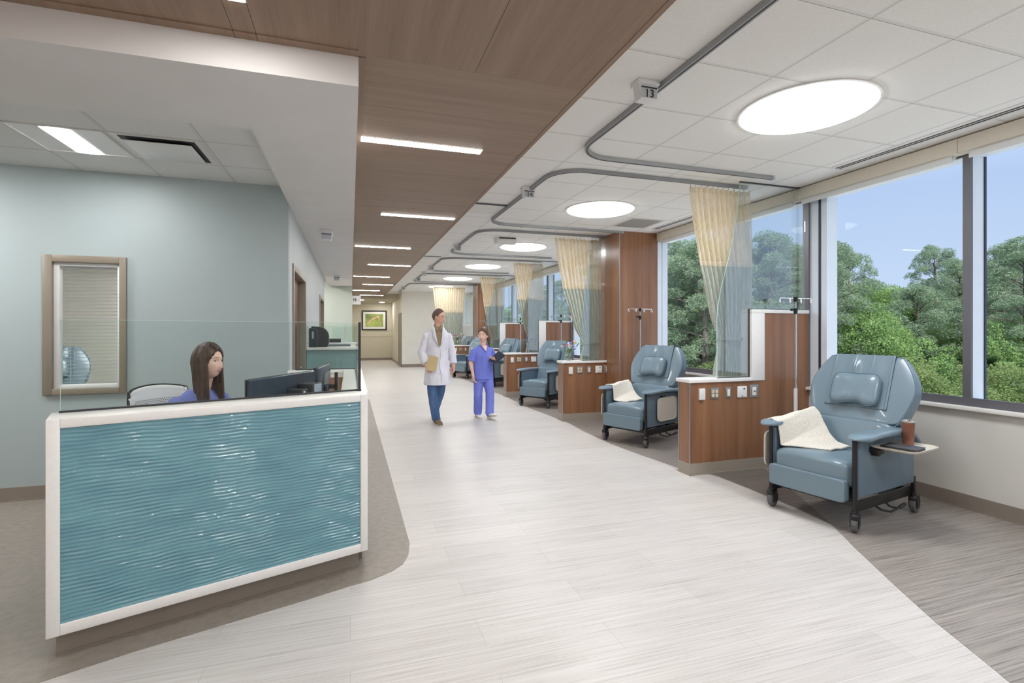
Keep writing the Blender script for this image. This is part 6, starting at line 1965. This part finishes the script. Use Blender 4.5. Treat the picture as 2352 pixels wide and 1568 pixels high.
def make_tree(kind, seed):
    """meshes of one tree, top at z = 0 so that it can be hung at its crown height; returns (foliage, trunk)"""
    rnd = random.Random(seed)
    blobs = []; tr_ = MB()
    H = 16.0
    if kind == 'pine':
        tr_.tube([(0, 0, -H), (0.15, 0.1, -H * 0.6), (0.05, -0.1, -H * 0.3), (0, 0, -0.6)], [0.20, 0.17, 0.12, 0.03], 8)
        n = 58
        for i in range(n):
            f = (i + 0.5) / n
            z = -0.35 - f * 9.2
            prof = (0.35 + 1.9 * (1 - (1 - min(1, f * 2.2)) ** 2)) * (1 - 0.35 * max(0, f - 0.45))
            R0 = prof * rnd.uniform(0.55, 1.1)
            if f > 0.6 and rnd.random() < 0.35: continue
            a = i * 2.4 + rnd.uniform(-0.5, 0.5)
            x, y = R0 * math.cos(a), R0 * math.sin(a)
            r_ = rnd.uniform(0.34, 0.62)
            blobs.append(((x, y, z + 0.15), r_))
            blobs.append(((x * 0.62 + rnd.uniform(-.25, .25), y * 0.62 + rnd.uniform(-.25, .25), z + rnd.uniform(0.0, 0.35)), r_ * 0.85))
            if rnd.random() < 0.6: blobs.append(((x * 1.12 + rnd.uniform(-.3, .3), y * 1.12 + rnd.uniform(-.3, .3), z - 0.05), r_ * 0.6))
            tr_.tube([(0, 0, z - 0.45), (x * 0.5, y * 0.5, z - 0.12), (x, y, z + 0.05)], [0.032, 0.020, 0.008], 5)
        for i in range(12):
            z = -rnd.uniform(5.5, 12); a = rnd.uniform(0, 2 * PI); l = rnd.uniform(0.6, 1.8)
            tr_.tube([(0, 0, z), (l * 0.5 * math.cos(a), l * 0.5 * math.sin(a), z + 0.15), (l * math.cos(a), l * math.sin(a), z + 0.1)], [0.022, 0.014, 0.005], 5)
        vs, fs = blobs_to_leaves(blobs, 1500, 0.062, seed, 0.22)
        lm = M['pine_leaf']
    elif kind == 'oak':
        tr_.tube([(0, 0, -H), (0.1, 0, -6), (0, 0, -2.5)], [0.3, 0.22, 0.08], 8)
        for i in range(120):
            z = rnd.uniform(-1, 1); a = rnd.uniform(0, 2 * PI); q = math.sqrt(1 - z * z)
            rr = rnd.uniform(0.75, 1.0)
            blobs.append(((2.9 * rr * q * math.cos(a), 2.9 * rr * q * math.sin(a), -4.4 + 4.0 * rr * z), rnd.uniform(0.4, 0.85)))
        for i in range(10):
            b = blobs[i * 9][0]
            tr_.tube([(0, 0, -7), (b[0] * 0.5, b[1] * 0.5, (b[2] - 7) * 0.5 + 0.4), b], [0.10, 0.06, 0.02], 5)
        vs, fs = blobs_to_leaves(blobs, 900, 0.055, seed, 0.6)
        lm = M['oak_leaf']
    else:
        tr_.tube([(0, 0, -H), (0, 0, -5), (0, 0, -1.5)], [0.16, 0.12, 0.04], 7)
        for i in range(80):
            z = rnd.uniform(-1, 1); a = rnd.uniform(0, 2 * PI); q = math.sqrt(1 - z * z)
            rr = rnd.uniform(0.7, 1.0)
            blobs.append(((2.1 * rr * q * math.cos(a), 2.1 * rr * q * math.sin(a), -3.6 + 3.4 * rr * z), rnd.uniform(0.35, 0.7)))
        vs, fs = blobs_to_leaves(blobs, 1500, 0.036, seed, 0.7)
        lm = M['bush_leaf']
    fm = bpy.data.meshes.new(kind + '_foliage')
    fm.from_pydata(vs, [], fs); fm.materials.append(lm)
    return fm, tr_.mesh(kind + '_trunk', M['bark'], 60)
TM = {'p': [make_tree('pine', 1), make_tree('pine', 2), make_tree('pine', 3)], 'd': [make_tree('oak', 4), make_tree('oak', 5)], 'b': [make_tree('bush', 6), make_tree('bush', 7)]}
TREES = [('p', 16.1, 23.2, 5.2, 0.9, 'dark pine just right of the wood column, first from the left'),
         ('p', 15.0, 20.4, 5.8, 1.0, 'dark pine just right of the wood column, second from the left'),
         ('p', 14.6, 18.4, 5.6, 1.05, 'dark pine just right of the wood column, third from the left'),
         ('p', 17.8, 21.6, 5.6, 0.9, 'dark pine just right of the wood column, fourth from the left'),
         ('p', 20.1, 21.9, 6.1, 0.9, 'dark pine behind the nearest glass screen, first from the left'),
         ('p', 20.6, 20.7, 6.6, 1.15, 'dark pine behind the nearest glass screen, second from the left'),
         ('p', 24.0, 22.8, 6.5, 0.9, 'dark pine behind the nearest glass screen, third from the left'),
         ('p', 28.3, 25.6, 6.0, 1.0, 'dark pine in the wide pane above the nearest recliner, first from the left'),
         ('p', 22.6, 19.0, 6.0, 1.0, 'dark pine in the wide pane above the nearest recliner, second from the left'),
         ('p', 28.2, 22.5, 6.3, 0.8, 'dark pine in the wide pane above the nearest recliner, third from the left'),
         ('p', 36.3, 23.0, 7.1, 0.85, 'dark pine in the wide pane above the nearest recliner, fifth from the left'),
         ('p', 26.8, 17.7, 3.8, 1.1, 'dark pine in the wide pane above the nearest recliner, fourth from the left'),
         ('p', 33.3, 19.8, 5.5, 0.95, 'dark pine in the wide pane above the nearest recliner, sixth from the left'),
         ('p', 37.1, 20.7, 5.7, 0.9, 'dark pine in the rightmost pane, first from the left'),
         ('p', 33.4, 17.7, 6.1, 1.0, 'dark pine in the rightmost pane, second from the left'),
         ('p', 29.2, 14.8, 5.7, 1.1, 'dark pine in the rightmost pane, third from the left'),
         ('p', 37.1, 17.5, 7.0, 1.1, 'dark pine in the rightmost pane, fourth from the left'),
         ('d', 21.7, 33.0, 5.1, 1.0, 'light leafy tree through windows left of the wood column, fifth from the left'),
         ('d', 26.0, 35.8, 5.8, 1.0, 'light leafy tree just right of the wood column, second from the left'),
         ('d', 26.1, 32.6, 5.1, 1.0, 'light leafy tree just right of the wood column, fourth from the left'),
         ('d', 29.1, 32.7, 5.1, 1.0, 'light leafy tree behind the nearest glass screen, second from the left'),
         ('d', 29.5, 30.5, 5.1, 1.0, 'light leafy tree behind the nearest glass screen, fourth from the left'),
         ('d', 35.0, 32.9, 5.8, 1.0, 'light leafy tree behind the nearest glass screen, sixth from the left'),
         ('d', 35.3, 30.7, 5.1, 1.0, 'light leafy tree in the wide pane above the nearest recliner, second from the left'),
         ('d', 33.7, 27.0, 4.9, 1.0, 'light leafy tree in the wide pane above the nearest recliner, third from the left'),
         ('d', 32.7, 24.2, 4.7, 1.0, 'light leafy tree in the wide pane above the nearest recliner, fifth from the left'),
         ('d', 39.0, 27.4, 4.9, 1.0, 'light leafy tree in the wide pane above the nearest recliner, seventh from the left'),
         ('d', 45.3, 29.6, 5.1, 1.0, 'light leafy tree in the wide pane above the nearest recliner, eighth from the left'),
         ('d', 42.9, 26.2, 4.9, 1.0, 'light leafy tree in the wide pane above the nearest recliner, tenth from the left'),
         ('d', 50.7, 28.9, 5.5, 1.0, 'light leafy tree in the rightmost pane, first from the left'),
         ('d', 46.6, 25.0, 5.1, 1.0, 'light leafy tree in the rightmost pane, third from the left'),
         ('d', 52.3, 26.3, 5.5, 1.0, 'light leafy tree in the rightmost pane, fifth from the left'),
         ('d', 50.7, 23.7, 5.4, 1.0, 'light leafy tree in the rightmost pane, seventh from the left'),
         ('d', 15.8, 22.2, 2.1, 0.8, 'light leafy tree just right of the wood column, first from the left'),
         ('d', 17.6, 22.7, 2.4, 0.8, 'light leafy tree just right of the wood column, third from the left'),
         ('d', 17.7, 20.6, 2.2, 0.8, 'light leafy tree behind the nearest glass screen, first from the left'),
         ('d', 20.1, 20.9, 2.5, 0.8, 'light leafy tree behind the nearest glass screen, third from the left'),
         ('d', 19.6, 18.9, 1.9, 0.8, 'light leafy tree behind the nearest glass screen, fifth from the left'),
         ('d', 22.6, 20.1, 2.4, 0.8, 'light leafy tree in the wide pane above the nearest recliner, first from the left'),
         ('d', 23.1, 17.8, 2.9, 0.8, 'light leafy tree in the wide pane above the nearest recliner, fourth from the left'),
         ('d', 23.3, 16.7, 2.3, 0.8, 'light leafy tree in the wide pane above the nearest recliner, sixth from the left'),
         ('d', 28.0, 17.3, 2.0, 0.8, 'light leafy tree in the wide pane above the nearest recliner, ninth from the left'),
         ('d', 27.4, 15.4, 1.9, 0.8, 'light leafy tree in the rightmost pane, second from the left'),
         ('d', 31.3, 16.2, 2.2, 0.8, 'light leafy tree in the rightmost pane, fourth from the left'),
         ('d', 30.1, 14.5, 2.0, 0.8, 'light leafy tree in the rightmost pane, sixth from the left'),
         ('b', 16.1, 13.7, 0.1, 1.0, 'yellow green bush in the wide pane above the nearest recliner, first from the left'),
         ('b', 18.9, 12.8, 0.4, 1.0, 'yellow green bush in the wide pane above the nearest recliner, second from the left'),
         ('b', 19.3, 12.2, 0.2, 1.0, 'yellow green bush in the wide pane above the nearest recliner, third from the left'),
         ('b', 21.9, 11.9, 0.2, 1.0, 'yellow green bush in the rightmost pane, first from the left'),
         ('b', 23.1, 11.5, 0.4, 1.0, 'yellow green bush in the rightmost pane, second from the left'),
         ('b', 14.4, 17.4, 0.1, 1.0, 'yellow green bush behind the nearest glass screen, first from the left'),
         ('b', 14.3, 19.6, 0.1, 1.0, 'yellow green bush just right of the wood column'),
         ('b', 15.5, 16.0, 0.3, 1.0, 'yellow green bush behind the nearest glass screen, second from the left'),
         ('p', 23.1, 53.5, 7.4, 1.3, 'dark pine through windows left of the wood column, second from the left'),
         ('p', 22.9, 57.8, 7.0, 1.2, 'dark pine through windows left of the wood column, first from the left'),
         ('p', 22.7, 66.2, 5.6, 1.3, 'dark pine through the farthest windows'),
         ('d', 20.0, 77.6, 4.3, 1.2, 'light leafy tree through the farthest windows, first from the left'),
         ('d', 22.2, 71.7, 5.0, 1.2, 'light leafy tree through the farthest windows, second from the left'),
         ('d', 21.1, 45.7, 4.0, 1.0, 'light leafy tree through windows left of the wood column, second from the left'),
         ('p', 20.6, 41.7, 8.2, 1.2, 'dark pine through windows left of the wood column, third from the left'),
         ('d', 21.1, 39.4, 5.2, 1.0, 'light leafy tree through windows left of the wood column, third from the left'),
         ('d', 21.4, 56.1, 4.5, 1.2, 'light leafy tree through windows left of the wood column, first from the left'),
         ('d', 20.9, 35.3, 4.9, 1.0, 'light leafy tree through windows left of the wood column, fourth from the left')]
KN = {'p': ('pine_tree', 'pine tree', 'pines outside the windows'), 'd': ('leafy_tree', 'tree', 'broadleaf trees outside the windows'), 'b': ('bush', 'bush', 'bushes below the windows')}
rnd = random.Random(77)
for i, (k, x, y, z, sk, lb) in enumerate(TREES):
    nm, cat, grp = KN[k]
    t = thing(nm, lb, cat, (x, y, z), rnd.uniform(0, 6.28), grp)
    sc_ = sk * rnd.uniform(0.94, 1.08)
    t.scale = (sc_, sc_, 1.0)
    fm, tm = TM[k][i % len(TM[k])]
    for n_, me in (('foliage', fm), ('trunk', tm)):
        o = bpy.data.objects.new(n_, me); COL.objects.link(o); o.parent = t
